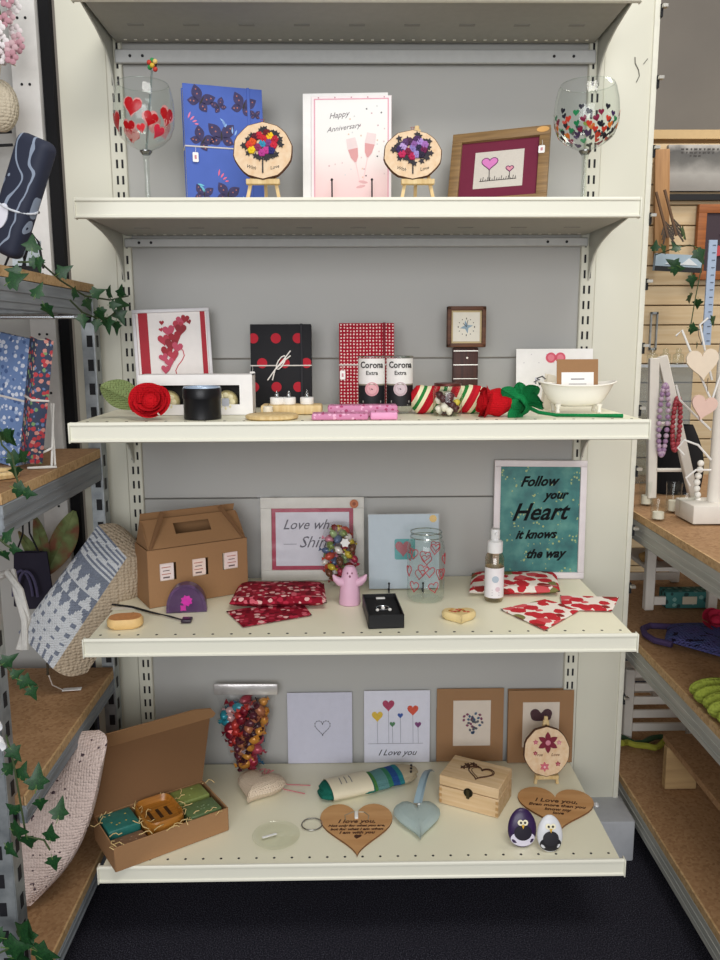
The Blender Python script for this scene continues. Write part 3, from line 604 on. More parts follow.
# striped roll
stp = NT('striped_yarn'); stp.set(.9, 0, .1); _x = stp.n('ShaderNodeSeparateXYZ'); stp.l(stp.tc.outputs['Object'], _x.inputs[0])
_w = stp.math('FRACT', stp.math('MULTIPLY', stp.math('ADD', stp.math('ADD', _x.outputs[0], stp.math('MULTIPLY', _x.outputs[2], -.55)), .5), 26))
stp.col(stp.ramp(_w, [(0, '#c3202c'), (.22, '#e6dcb6'), (.42, '#2c7a3a'), (.6, '#e6dcb6'), (.8, '#b01c2a')])); stp.bump(stp.noise(300), .5); stp = stp.m
a = on(411, 400, 1, .14); b = on(486, 400, 1, .14)
o = thing('striped_scarf_roll', 'rolled red, green and cream striped knit lying behind the heart jar', 'knitwear', ((a.x+b.x)/2, .14, SH[3]+.027))
mb = MB(); L = b.x-a.x; mb.tube([(-L/2+L*q/14, 0, 0) for q in range(15)], [.014]+[.0262+.0012*math.sin(q*2) for q in range(13)]+[.014], stp, 18); mb.build('roll', o)
mb = MB(); mb.box((-.012, -.0265, 0), (.016, .002, .034), K('#e8e2c4')); mb.build('paper_band', o)
# small jar of chocolates
a = on(433, 400, 1, .09); b = on(462, 400, 1, .09); r = (b.x-a.x)/2; h = on(448, 384, 1, .09).z-SH[3]
o = thing('sweet_jar', 'small glass jar filled with dark and white chocolate hearts', 'jar', ((a.x+b.x)/2, .09, SH[3]+.0008))
mb = MB(); mb.shell([(.0001, .002), (r*.9, .001), (r, .005), (r, h*.78), (r*.88, h*.88), (r*.88, h*.98)], glass, 32); mb.build('jar_body', o)
mb = MB(); mb.lathe([(r*.9, h*.93), (r*.93, h*.94), (r*.93, h), (r*.9, h+.001), (0, h+.001)], P('brown_lid', '#5a2a24', .4, .4), 30); mb.build('lid', o)
for k in range(26):
    mb = MB(); q = k*2.4; rr = r*.62 if k % 3 else r*.2; mb.ell((rr*math.cos(q), rr*math.sin(q), .007+(h*.72-.01)*k/26), (.0078, .0065, .0075), K(['#4a1f22', '#f0ead8', '#e9e0d0', '#d9c24a' if k == 13 else '#5a2028', '#efe6d6'][k % 5], .35), nu=10, nv=7, deform=lambda X, Y_, Z: (X*(1-.3*(Z < 0)), Y_, Z)); mb.build('chocolate', o)
# lying red rose with green calyx and long stem
p = on(500, 402, 1, .07)
o = thing('crochet_rose', 'large red crochet rose with dark green leaves, lying with its stem to the right', 'crochet flower', (p.x, .075, SH[3]+.026))
mb = MB(); mb.ell((-.008, 0, 0), (.034, .024, .025), redk, nu=20, nv=12, deform=lambda X, Y_, Z: (X, Y_*(1+.09*math.sin(9*X+3*Z)), Z*(1+.07*math.sin(8*X)))); mb.build('bud', o)
rose(o, (-.018, 0, 0), .030, redk, 0, R(-80), 8, seed=4)
mb = MB(); mb.ell((.036, 0, -.003), (.024, .022, .022), dgreen, deform=lambda X, Y_, Z: (X, Y_*(1+.1*math.sin(6*X)), Z)); mb.build('calyx', o)
for k, (ln, rx, ry, rz) in enumerate(((.055, 20, -60, 0), (.045, 60, -100, 20), (.05, 80, 50, 10), (.05, 30, -140, 0), (.052, 100, 60, 30), (.04, 10, -20, 0), (.05, 50, 20, 0))):
    cleaf(o, (.044, -.010, -.001), ln, .028, R(rx), R(ry), R(rz), dgreen)
q = on(625, 415, 1, .03); mb = MB(); mb.tube([(.05, 0, -.008), (.07, -.008, -.018), (.1, -.015, -.0225), (.16, -.025, -.0225), (q.x-p.x, -.035, -.0225)], [.004, .0032, .003, .003, .0036], dgreen, 8); mb.build('stem', o)
# white card with pink hearts
x, w_, h = up(517, 594, 349, 3, .34)
o = thing('greeting_card', 'white card with two glittery pink hearts standing behind the bathtub', 'greeting card', (x, .335, SH[3]+.001), (R(-6), 0, 0))
mb = MB(); mb.box((0, 0, h/2), (w_, .0012, h), paperw); mb.box((.004, .012, h/2-.002), (w_-.01, .0012, h-.006), paperw, M=TR(0, 0, 0, R(-6)))
glit = P('pink_glitter', '#d9566c', .5, 0, .35, 400)
for dx in (-.008, .012): mb.pris(circ(.011, 20, dx, h*.84), -.0016, -.0005, glit); mb.pris(circ(.007, 16, dx, h*.84), -.002, -.0005, K('#e2808e'))
for k in range(7): mb.pris(circ(.0012, 6, -w_*.4+.016*k, h*(.9 if k % 2 else .75)), -.0009, -.0005, K('#c9c4c8'))
mb.build('card_front', o)
# bathtub
a = on(537, 384, 1, .16); b = on(612, 388, 1, .16); Lb = b.x-a.x; hb = on(575, 386, 1, .12).z-SH[3]
o = thing('bathtub_dish', 'small white bathtub shaped soap dish with feet and a tap', 'soap dish', ((a.x+b.x)/2, .145, SH[3]+.0008))
por = P('white_porcelain', '#f0ece2', .18, 0, .02); mb = MB()
def tub(u, v, off=0):
    t = 2*math.pi*u; e = math.cos(t); f = math.sin(t); s = [0, .45, .66, .78, .88, .95, 1.0, 1.06][min(7, int(round(v*7)))]-off
    zz = [.012, .012, .016, .024, .034, .042, .0475, .0480][min(7, int(round(v*7)))]/.048*hb+(.007*abs(e)**3)*v**3
    return (Lb/2*s*e*.97, .038*s*f, max(zz, .010))
mb.grid(lambda u, v: tub(u, v), 36, 7, por, closeu=True); mb.grid(lambda u, v: (lambda p_: (p_[0]*.96, p_[1]*.94, p_[2]+.0012))(tub(u, v)), 36, 7, por, closeu=True)
mb.tube([tub(q/36, 1) for q in range(36)], .0018, por, 6, closed=True); mb.ell((0, 0, .0125), (Lb*.22, .018, .002), por); mb.build('tub', o)
for sx in (-1, 1):
    for sy in (-1, 1): mb = MB(); mb.lathe([(.003, 0), (.0045, .002), (.003, .008), (.0065, .017)], por, 10, M=TR(sx*Lb*.27, sy*.018, 0)); mb.build('foot', o)
mb = MB(); chrome = K('#8a8a90', .2, 1); mb.tube([(-Lb/2+.002, 0, hb), (-Lb/2-.003, 0, hb+.013), (-Lb/2+.006, 0, hb+.016), (-Lb/2+.012, 0, hb+.011)], .0018, chrome, 6); mb.tube([(-Lb/2-.010, -.004, hb+.006), (-Lb/2+.002, .004, hb+.010)], .0014, chrome, 6); mb.tube([(-Lb/2-.006, 0, hb+.014), (-Lb/2-.006, 0, hb+.002)], .0012, chrome, 6); mb.build('tap', o)
a = on(557, 385, 1, .15); b = on(600, 359, 1, .15)
o = thing('gift_card', 'kraft card with a white printed label standing in the bathtub dish', 'card', ((a.x+b.x)/2, .150, SH[3]+.0155), (R(-6), 0, R(2)))
hk = b.z-SH[3]-.0155; mb = MB(); mb.box((0, 0, hk/2), (b.x-a.x, .002, hk), kraft, .0005, 1); mb.build('card_back', o)
mb = MB(); mb.box((0, -.0014, hk*.38), (.062, .0006, hk*.66), paperw); mb.box((0, -.0018, hk*.56), (.026, .0003, .002), greyink); mb.box((0, -.0018, hk*.45), (.034, .0003, .0012), greyink); mb.box((0, -.0018, hk*.40), (.022, .0003, .0012), greyink); mb.build('label', o)
o = thing('folded_card', 'small folded cream card behind the left end of the bathtub', 'card', (on(550, 395, 1, .22).x, .22, SH[3]+.001), (0, 0, R(15)))
mb = MB(); mb.pris([(-.016, 0), (.016, 0), (.012, .064), (-.006, .07)], -.0006, .0006, K('#e9e2d2')); mb.pris([(-.016, 0), (.016, 0), (.012, .064), (-.006, .07)], .010, .0112, K('#e9e2d2'), M=TR(0, 0, 0)); mb.box((.003, .0053, .066), (.012, .0115, .001), K('#e9e2d2')); mb.build('card_panel', o)
# ================================================================ SHELF 4
Z4 = SH[4]; Z5 = SH[5]
# kraft gable box with three windows
ang = math.atan2(.262-.165, -.237+.415); a = Vector(on(150, 609, 2, Z4)[:2]); b = Vector(on(248, 592, 2, Z4)[:2]); L = (b-a).length; ang = math.atan2(b.y-a.y, b.x-a.x); dep = .085
hB = .118
o = thing('gable_box', 'brown kraft gable box with handle and three soap windows', 'gift box', ((a.x+b.x)/2, (a.y+b.y)/2, Z4+.001), (0, 0, ang))
wins = [(-.31, .064), (.01, .064), (.32, .068)]
ww, wh = .034, .036
mb = MB(); xs = [-L/2]
for fx, fz in wins: xs += [fx*L-ww/2, fx*L+ww/2]
xs.append(L/2); th = .0016
for i in range(0, len(xs), 2): mb.box(((xs[i]+xs[i+1])/2, 0, hB/2), (xs[i+1]-xs[i], th, hB), kraft)
for fx, fz in wins: mb.box((fx*L, 0, (fz-wh/2+.006)/2), (ww, th, fz-wh/2+.006), kraft); mb.box((fx*L, 0, (hB+fz+wh/2+.006)/2), (ww, th, hB-fz-wh/2-.006), kraft)
mb.build('front_panel', o)
mb = MB(); mb.box((0, dep, hB/2), (L, th, hB), kraft); mb.box((-L/2, dep/2, hB/2), (th, dep, hB), kraft); mb.box((L/2, dep/2, hB/2), (th, dep, hB), kraft); mb.box((0, dep/2, .001), (L, dep, .002), kraft_in); mb.box((0, dep*.5, hB*.5), (L*.96, .001, hB*.9), kraft_in); mb.build('box_sides', o)
def roof(y0, y1, z1, nm):
    mb = MB(); sl = math.hypot(y1-y0, z1-hB); sgn = 1 if y1 > y0 else -1; tilt = math.atan2(abs(y1-y0), z1-hB)*(-sgn)
    M = TR(0, y0, hB, tilt, 0, 0); hl = .076; hz0, hz1 = sl*.42, sl*.80; W = L*.98
    for x0, x1, z0, z1_ in ((-W/2, -hl/2, 0, sl), (hl/2, W/2, 0, sl), (-hl/2, hl/2, 0, hz0), (-hl/2, hl/2, hz1, sl)): mb.box(((x0+x1)/2, 0, (z0+z1_)/2), (x1-x0, .0016, z1_-z0), kraft, M=M)
    mb.build(nm, o)
roof(.004, dep*.62, hB+.050, 'handle_panel')
mb = MB(); mb.box((0, 0, .036), (L*.96, .0016, .072), kraft, M=TR(0, dep, hB, R(26), 0, 0)); mb.build('rear_roof_panel', o)
for sx in (-1, 1):
    mb = MB(); mb.pris([(0, 0), (dep, 0), (dep*.72, .040), (dep*.62, .050), (dep*.5, .046)], -.0008, .0008, kraft, M=Matrix(((0, 1, 0, sx*L*.485), (1, 0, 0, 0), (0, 0, 1, hB), (0, 0, 0, 1))) @ TR(0, sx*0, 0)); mb.build('gable_end', o)
    mb = MB(); mb.pris([(sx*L*.49, 0), (sx*L*.46, 0), (sx*L*.27, .074), (sx*L*.31, .078)], -.001, .001, kraft_in, M=TR(0, 0, hB, R(-28), 0, 0)); mb.build('gable_fold', o)
for k, (fx, fz) in enumerate(wins):
    M = Matrix.Translation(o.location) @ Matrix.Rotation(ang, 4, 'Z'); q = M @ Vector((fx*L+(.004 if k == 2 else -.003), .014, .002))
    s_ = thing('wrapped_soap', ['wrapped soap with printed label in the left window of the kraft gable box', 'wrapped soap with pink label in the middle window of the kraft gable box', 'wrapped soap with label in the right window of the kraft gable box'][k], 'soap', q, (0, 0, ang), 'soaps in the kraft gable box')
    mb = MB(); mb.box((0, 0, fz/2+.012), (ww*.98, .022, fz+.024-.006), K('#e8d9c6'), .002); mb.build('soap_bar', s_)
    mb = MB(); mb.pris(rrect(ww*.92, wh*.95, .003, 3, 0, fz+.004), -.0118, -.011, K(['#ead9d4', '#efd6c8', '#ecd5cf'][k]))
    for q_ in range(4): mb.box((0, -.0121, fz-.008+.007*q_), (ww*(.55 if q_ % 2 else .4), .0004, .0016 if q_ else .003), K('#b5705f' if q_ % 2 else '#6b5a58'))
    mb.build('label', s_)
# purple geode half dome
p = on(186, 613, 2, Z4); a = on(165, 605, 1, p.y); b = on(205, 605, 1, p.y); r = (b.x-a.x)/2
o = thing('geode_soap', 'half-round purple soap standing on its flat edge with a magenta centre', 'soap', (p.x, p.y+.012, Z4+.001), (0, 0, R(6)))
pts = [(r*math.cos(math.pi*i/24), 1.46*r*(math.sin(math.pi*i/24)**.8)*.99) for i in range(25)]
purp = NT('purple_soap'); purp.set(.3, 0, .5); purp.col(purp.ramp(purp.noise(60, 4), [(.3, '#2a1a30'), (.5, '#472c50'), (.7, '#5e3d68')], False)); purp = purp.m
mb = MB(); mb.pris(pts, -.012, .012, purp); mb.build('soap_body', o)
mb = MB(); mb.pris([(p_[0]*.86, .003+p_[1]*.86) for p_ in pts], -.0128, -.0118, P('purple_face', '#4a3054', .25, 0, .2, 120)); mb.pris(star(.012, 8, .75, .001, r*.62, .3), -.0136, -.012, P('magenta_centre', '#c22a9a', .3, 0, .3, 200)); mb.pris(star(.008, 4, .6, -.006, r*.25, .8), -.0136, -.012, K('#b82a90')); mb.build('face_inlay', o)
# wooden heart ring box (oval biscuit shape) and cord bracelet
def slab(mb, pts, h, mat, top=None, x=0, y=0, z=0, rz=0, bev=.85):
    """rounded horizontal slab with outline pts in XY"""
    n = len(pts); vs = []; fs = []
    for s_, zz in ((bev, 0), (1, h*.25), (1, h*.75), (bev+.05, h)): vs += [(px_*s_, py_*s_, zz) for px_, py_ in pts]
    for j in range(3): fs += [[j*n+i, j*n+(i+1) % n, (j+1)*n+(i+1) % n, (j+1)*n+i] for i in range(n)]
    fs += [list(range(n))[::-1], [3*n+i for i in range(n)]]
    mb.add(vs, fs, [mat]*(3*n+1)+[top or mat], TR(x, y, z, 0, 0, rz)); return mb
toast = P('toasted_cream', '#dcb87c', .6, 0, .12, 90); 
p = on(123, 630, 2, Z4)
o = thing('wooden_trinket', 'small pale oval wooden block with red and green painted top, at the left end', 'trinket', (p.x, p.y+.018, Z4+.001), (0, 0, R(8)))
mb = MB(); slab(mb, rrect(.066, .046, .021, 7), .019, toast, P('trinket_top', '#c98a55', .6, 0, .3, 120)); mb.build('block', o)
mb = MB(); mb.pris(leaf2(.02, .008), 0, .001, K('#a83a2a'), M=TR(-.012, 0, .0178) @ TR(0, 0, 0, R(0)) @ XZ2XY); mb.pris(leaf2(.018, .008), 0, .001, K('#5a6a34'), M=TR(.012, .006, .0178) @ XZ2XY); mb.build('painted_top', o)
p = on(150, 615, 2, Z4)
o = thing('cord_bracelet', 'black cord bracelet with a dark square charm lying beside the kraft box', 'bracelet', (p.x, p.y, Z4+.0008)); q0 = on(112, 606, 2, Z4)-p; q1 = on(183, 622, 2, Z4)-p
mb = MB()
for k in (0, .004): mb.tube([(q0.x, q0.y+k, .002), (q0.x*.5, q0.y*.45+.012+k, .003), (0, .004+k, .003), (q1.x*.6, q1.y*.6+.006-k*.5, .003), (q1.x, q1.y, .003)], .0014, dark, 6)
mb.build('cord', o); mb = MB(); mb.box((q1.x+.008, q1.y-.002, .004), (.019, .022, .006), P('dark_charm', '#2a1c2c', .3), .0015); mb.build('charm', o)
mb = MB(); mb.box((q0.x+.03, q0.y-.02, .0008), (.05, .014, .0006), K('#e4dccf'), M=TR(0, 0, 0, 0, 0, 0)); mb.build('price_slip', o)
# floral zip pouches & cloths
def cloth_mat(name, bg, stops, sc_=70, thr=.36): return spots(name, bg, stops, sc_, thr, 1, .85, .25)
redfl = cloth_mat('ruby_floral', '#8c1228', [(0, '#6a0c1e'), (.3, '#b52a42'), (.55, '#cf5f6e'), (.75, '#e3b3b0')], 85, .5)
strw = cloth_mat('strawberry_cloth', '#ece2d8', [(0, '#c02a34'), (.5, '#d2545a'), (.75, '#7d7a4a'), (.88, '#8a2a26')], 36, .56)
def pouch(label, corners, s, t, mat, cat='pouch', nm='fabric_pouch', zip_=True, group=None, puff=.8, zoff=.001):
    P4 = [Vector(on(x, y, 2, SH[s]+zoff)[:2]) for x, y in corners]; c = sum(P4, Vector((0, 0)))/4; P4 = [p_-c for p_ in P4]
    o = thing(nm, label, cat, (c.x, c.y, SH[s]+zoff), group=group)
    def f(u, v, top):
        q = P4[0]*(1-u)*(1-v)+P4[1]*u*(1-v)+P4[2]*u*v+P4[3]*(1-u)*v; e = (1-abs(2*u-1)**6)*(1-abs(2*v-1)**6)
        n = noise.noise(Vector((q.x*22, q.y*22, top*3)))*.0022*(t > .004)
        z = t*.5+(.5 if top else -.5)*t*(e**.35 if e > 0 else 0)+(n*e if top else 0)
        return (q.x, q.y, max(.0003, z))
    mb = MB(); mb.grid(lambda u, v: f(u, v, 1), 22, 12, mat); mb.grid(lambda u, v: f(u, v, 0), 22, 12, mat); mb.build('cloth_body', o)
    if zip_:
        mb = MB(); mb.tube([tuple(P4[0]*(1-u_)*.86+P4[1]*u_*.86+(P4[3]*(1-u_)+P4[2]*u_)*.14)+(t*.9,) for u_ in (0.03, .25, .5, .75, .97)], .0014, K('#a06a6a', .5), 6); mb.build('zip', o)
    return o
pouch('folded ruby red floral fabric flat on the shelf under the matching pouch', ((243, 628), (312, 616), (300, 600), (226, 612)), 4, .0035, redfl, zip_=False, nm='folded_fabric', cat='fabric')
pouch('plump ruby red floral fabric pouch in front of the pink script frame', ((229, 609), (327, 608), (324, 588), (240, 588)), 4, .020, redfl, zoff=.0048)
# framed love-where-you-shine print in cellophane
x, w_, h = up(260, 364, 498, 4, .36)
o = thing('framed_print', 'cream framed script print with red border, wrapped in cellophane', 'picture frame', (x, .350, Z4+.0012), (R(-5), 0, 0)); frame(o, w_, h, .024, .010, P('cream_frame', '#d3cfc6', .5))
mb = MB(); mb.box((0, .001, h/2), (w_-.046, .003, h-.046), P('red_border', '#a5324c', .6, 0, .2, 60)); mb.box((0, -.001, h/2), (w_-.066, .001, h-.066), K('#d2cfd8'))
mb.text('Love wh', .031, K('#5a5560'), TR(-.066, -.0018, h*.62), align='LEFT', shear=.4, sx=.95, bold=.0002); mb.text('Shine', .036, K('#5a5560'), TR(.008, -.0018, h*.40), shear=.4); mb.tube([(-.064, -.0018, h*.44), (-.035, -.0018, h*.44)], .0006, K('#5a5560'), 4); mb.build('print', o)
mb = MB()
def wrap(u, v): return ((u-.5)*(w_+.010), -.0075-.0018*abs(noise.noise(Vector((u*9, v*7, 1)))), v*(h+.006))
mb.grid(wrap, 30, 24, bag_m); mb.build('cellophane_sleeve', o)
mb = MB(); mb.pris(circ(.0095, 20, w_/2-.022, h-.014), -.0118, -.011, K('#b96f4a')); mb.pris(circ(.004, 12, w_/2-.022, h-.014), -.0122, -.011, K('#8a4a30')); mb.build('sticker', o)
# cello bag of sweets standing behind the ghost
p = on(340, 586, 2, Z4)
sweet_cols = ['#7a8a4a', '#b54a3a', '#c9b23a', '#8a3030', '#d08a9a', '#5a6a8a', '#e8e2da', '#6a4430', '#a8324a', '#9ab07a']
def sweets(prefix_label, o, fn, n, cols_, rr, nm='wrapped_sweet', seed=5):
    r2 = random.Random(seed)
    for k in range(n):
        x, y, z = fn(k/n, r2); mb = MB(); c_ = P('sweet_'+cols_[k % len(cols_)].strip('#'), cols_[k % len(cols_)], .22, .15, .2, 80) if k < len(cols_) else bpy.data.materials['sweet_'+cols_[k % len(cols_)].strip('#')]
        M = TR(x, y, z, r2.uniform(-1, 1), r2.uniform(-1, 1), r2.uniform(-2, 2)); q = rr*r2.uniform(.85, 1.15)
        mb.ell((0, 0, 0), (q*1.15, q*.8, q*.8), c_, M=M, nu=10, nv=7)
        for sx in (-1, 1): mb.add([(sx*q*1.0, 0, 0), (sx*q*1.8, -q*.6, q*.3), (sx*q*1.9, 0, -.2*q), (sx*q*1.8, q*.6, q*.3)], [[0, 1, 2], [0, 2, 3]], c_, M)
        mb.build(nm, o)
o = thing('sweet_bag', 'clear cellophane cone of wrapped sweets standing behind the pink ghost', 'bag of sweets', (p.x, p.y, Z4+.001))
hb_ = on(340, 522, 1, p.y).z-Z4
sweets('', o, lambda t, q: ((.010+.022*math.sin(math.pi*min(1, t*1.0)**.8))*math.cos(t*61), .010*math.sin(t*61), .012+(hb_-.024)*t), 44, sweet_cols, .0095)
mb = MB(); mb.shell([(.0002, .001), (.022, .003), (.026, .03), (.034, hb_*.55), (.037, hb_*.78), (.03, hb_*.95), (.012, hb_)], bag_m, 20, M=Matrix.Diagonal((1, .62, 1, 1))); mb.build('cellophane', o)
mb = MB(); mb.pris(star(.011, 6, .7), -.0285, -.027, K('#eceae8'), M=TR(.012, 0, hb_*.72)); mb.build('white_sticker', o)
# pink ghost candle
p = on(350, 606, 2, Z4); a = on(330, 580, 1, p.y); b = on(368, 580, 1, p.y); hg = on(350, 567, 1, p.y).z-Z4
o = thing('ghost_candle', 'pink ghost-shaped candle with raised arms', 'candle', (p.x, p.y+.012, Z4+.001)); pk = P('pink_wax', '#d2a7bd', .45, 0, .03)
mb = MB(); mb.lathe([(.021, 0), (.0215, .003), (.0195, hg*.4), (.0185, hg*.62), (.0165, hg*.74), (.014, hg*.88), (.009, hg*.97), (0, hg)], pk, 28)
for k in range(28*4):
    pass
mb.v = [Vector((v.x*(1+.05*math.sin(6*math.atan2(v.y, v.x))*(1 if v.z < hg*.5 else 0)), v.y*.85, v.z)) for v in mb.v]
for sx in (-1, 1): mb.tube([(sx*.012, -.002, hg*.55), (sx*.022, -.006, hg*.60), (sx*.029, -.008, hg*.68), (sx*.0335, -.010, hg*.78)], [.010, .0085, .006, .002], pk, 10)
mb.build('ghost_body', o); mb = MB()
for sx in (-1, 1): mb.ell((sx*.0045, -.0128, hg*.83), (.0016, .001, .0022), K('#8a5a6c'), nu=8, nv=6)
mb.ell((0, -.0138, hg*.75), (.0022, .001, .003), K('#8a5a6c'), nu=8, nv=6); mb.build('ghost_face', o)
# black jewellery box with ring
p = on(384, 629, 2, Z4); a = on(367, 629, 2, Z4); b = on(403, 629, 2, Z4); W = b.x-a.x; q = on(380, 597, 2, Z4+.02); D = max(.05, q.y-p.y)
o = thing('jewellery_box', 'open black jewellery box holding a pendant and earrings on a black pad', 'jewellery box', (p.x, p.y+D/2, Z4+.001), (0, 0, R(4)))
mb = MB(); hb_ = .026
for c_, d_ in (((0, -D/2+.001, hb_/2), (W, .002, hb_)), ((0, D/2-.001, hb_/2), (W, .002, hb_)), ((-W/2+.001, 0, hb_/2), (.002, D, hb_)), ((W/2-.001, 0, hb_/2), (.002, D, hb_)), ((0, 0, .001), (W, D, .002))): mb.box(c_, d_, P('black_card', '#101013', .5) if 'black_card' not in bpy.data.materials else bpy.data.materials['black_card'], .0005, 1)
mb.build('box_tray', o); mb = MB(); mb.box((0, 0, .010), (W-.005, D-.005, .016), K('#151518', .95), .002); mb.build('foam_pad', o)
sil = K('#d9d9dc', .15, 1); mb = MB(); mb.tube([(.012*math.cos(i*.35), .012*math.sin(i*.35)-.004, .0195) for i in range(18)], .0008, sil, 5, closed=True); mb.ell((0, -.010, .0215), (.004, .004, .003), K('#e9e6e0', .15), nu=10, nv=6); mb.build('pendant', o)
for sx in (-1, 1): mb = MB(); mb.ell((sx*.012, -.020, .021), (.0035, .0035, .003), K('#efece6', .15), nu=10, nv=6); mb.tube([(sx*.012, -.016, .0195), (sx*.012, -.008, .0195)], .0006, sil, 4); mb.build('earring', o)
mb = MB(); mb.box((.002, D/2-.010, .020), (.018, .007, .003), K('#d9d9d6'), .001); mb.build('clasp_tag', o)
# blue-grey card with heart tile on stand
x, w_, h = up(369, 440, 517, 4, .28)
o = thing('heart_card', 'pale blue-grey square card with a red heart on a teal tile', 'greeting card', (x, .278, Z4+.003), (R(-9), 0, R(1)))
mb = MB(); mb.box((0, 0, h/2), (w_, .0016, h), K('#aebbc4')); mb.box((0, .01, h/2), (w_, .0014, h), K('#c4ccd2'), M=TR(0, 0, 0, R(-4))); mb.build('card_panel', o)
mb = MB(); mb.pris(rrect(.044, .044, .004, 3, .002, h*.53), -.0022, -.0006, P('teal_tile', '#2f8f90', .6, 0, .2, 80)); mb.pris(heart(.034, .034, 24, -.002, h*.53), -.0050, -.002, P('red_glass_heart', '#8a1426', .4, 0, .2, 90)); mb.build('heart_tile', o)
mb = MB(); mb.pris(star(.0085, 10, .85, w_/2-.012, h-.010), -.0026, -.0008, K('#d9b25c')); mb.build('sticker', o)
mb = MB(); mb.grid(lambda u, v: ((u-.5)*(w_+.004), -.0056-.001*abs(noise.noise(Vector((u*6, v*6, 4)))), v*(h+.002)), 16, 16, bag_m); mb.build('cellophane_sleeve', o)
x0 = on(389, 590, 1, .25).x; x1 = on(423, 590, 1, .25).x; plate_stand('black wire stand holding the blue-grey heart card', (x0+x1)/2, .266, 4, x1-x0, .022)
# mason jar with outlined hearts
p = on(427, 604, 2, Z4); r = (on(446, 575, 1, p.y).x-on(408, 575, 1, p.y).x)/2; h = on(427, 537, 1, p.y-r*.3).z-Z4
o = thing('glass_jar', 'open clear glass jar painted with red heart outlines', 'jar', (p.x, p.y+r*.8, Z4+.001)); prof = [(.0002, .003), (r*.85, .001), (r*.97, .006), (r, .014), (r, h*.78), (r*.93, h*.86), (r*.82, h*.90), (r*.82, h)]
mb = MB(); mb.shell(prof, glass, 40); mb.tube([(r*.83*math.cos(q*.2618), r*.83*math.sin(q*.2618), h) for q in range(24)], .0014, clear('jar_rim', '#e8efec', .3, .05), 6, closed=True); mb.tube([(r*.85*math.cos(q*.2618), r*.85*math.sin(q*.2618), h*.93) for q in range(24)], .0012, bpy.data.materials['jar_rim'], 6, closed=True); mb.build('jar_body', o)
for k, (a0, fz) in enumerate(((-.75, .24), (.35, .24), (-.25, .5), (.1, .47), (-1.2, .45), (-.15, .70), (.9, .42), (1.2, .62), (-.8, .72), (.4, .8), (2.2, .3), (3.0, .5), (-2.2, .6), (-2.9, .28), (2.5, .72))):
    mb = MB(); pts = heart(.022, .022, 18, 0, 0, .2*math.sin(k*2)); R_ = r+.0006
    mb.tube([(R_*math.sin(a0+u/R_), -R_*math.cos(a0+u/R_), h*fz+v) for u, v in pts], .0009, K('#b3323e', .4), 5, closed=True); mb.build('painted_heart', o)
# heart soap in cello
p = on(461, 624, 2, Z4)
o = thing('heart_soap', 'small cream heart-shaped soap with red and gold speckles', 'soap', (p.x, p.y+.020, Z4+.001), (0, 0, 0))
mb = MB(); slab(mb, heart(.066, .056, 26), .016, P('cream_soap', '#e6cf98', .4, 0, .1, 60), P('cream_soap_top', '#e2c88e', .5, 0, .2, 90), rz=0); mb.build('soap_body', o)
mb = MB(); r2 = random.Random(9)
for k in range(16): mb.ell((r2.uniform(-.018, .020), r2.uniform(-.002, .018), .0162), (.0035, .0025, .001), K(['#b03a2a', '#c8892e', '#8a6a2a', '#c04a3a'][k % 4]), nu=7, nv=4)
mb.build('petal_topping', o)
# spray bottle
p = on(495, 603, 2, Z4); a = on(486, 580, 1, p.y); b = on(505, 580, 1, p.y); r = (b.x-a.x)/2; h = on(495, 531, 1, p.y).z-Z4
o = thing('spray_bottle', 'slim clear spray bottle with white pump and white label', 'bottle', (p.x, p.y+r*.8, Z4+.001))
zt = h*.60; mb = MB(); mb.shell([(.0002, .002), (r*.9, .0005), (r, .004), (r, zt), (r*.85, zt+.008), (r*.5, zt+.012), (r*.45, zt+.018)], clear('bottle_plastic', '#efe8d6', .12, .08), 28); mb.build('bottle_body', o)
mb = MB(); mb.shell([(r*1.015, .010), (r*1.015, zt*.80)], K('#e4e0e2', .6), 28); k0 = len(mb.v)
mb.pris(circ(.007, 14, -.001, zt*.55), -.0006, 0, K('#aab8c4')); mb.pris(circ(.005, 14, .004, zt*.32), -.0006, 0, K('#d2bcc4'))
for q in range(3): mb.box((0, -.0004, zt*(.18+.06*q)), (.016, .0004, .001), K('#a8a4aa'))
rr_ = r*1.02; shift(mb, k0, lambda X, Y_, Z: ((rr_-Y_)*math.sin(X/rr_), -(rr_-Y_)*math.cos(X/rr_), Z)); mb.build('label', o)
wp = K('#ecebea', .3); mb = MB(); mb.lathe([(r*.8, zt+.012), (r*.82, zt+.014), (r*.82, zt+.034), (r*.62, zt+.037), (r*.4, zt+.038), (r*.4, zt+.040)], wp, 24); mb.build('cap_collar', o)
mb = MB(); mb.lathe([(r*.42, zt+.038), (r*.5, zt+.040), (r*.5, h-.004), (r*.45, h), (0, h)], wp, 20); mb.tube([(0, 0, h-.008), (0, -r*.75, h-.008)], .003, wp, 8); mb.build('pump', o)
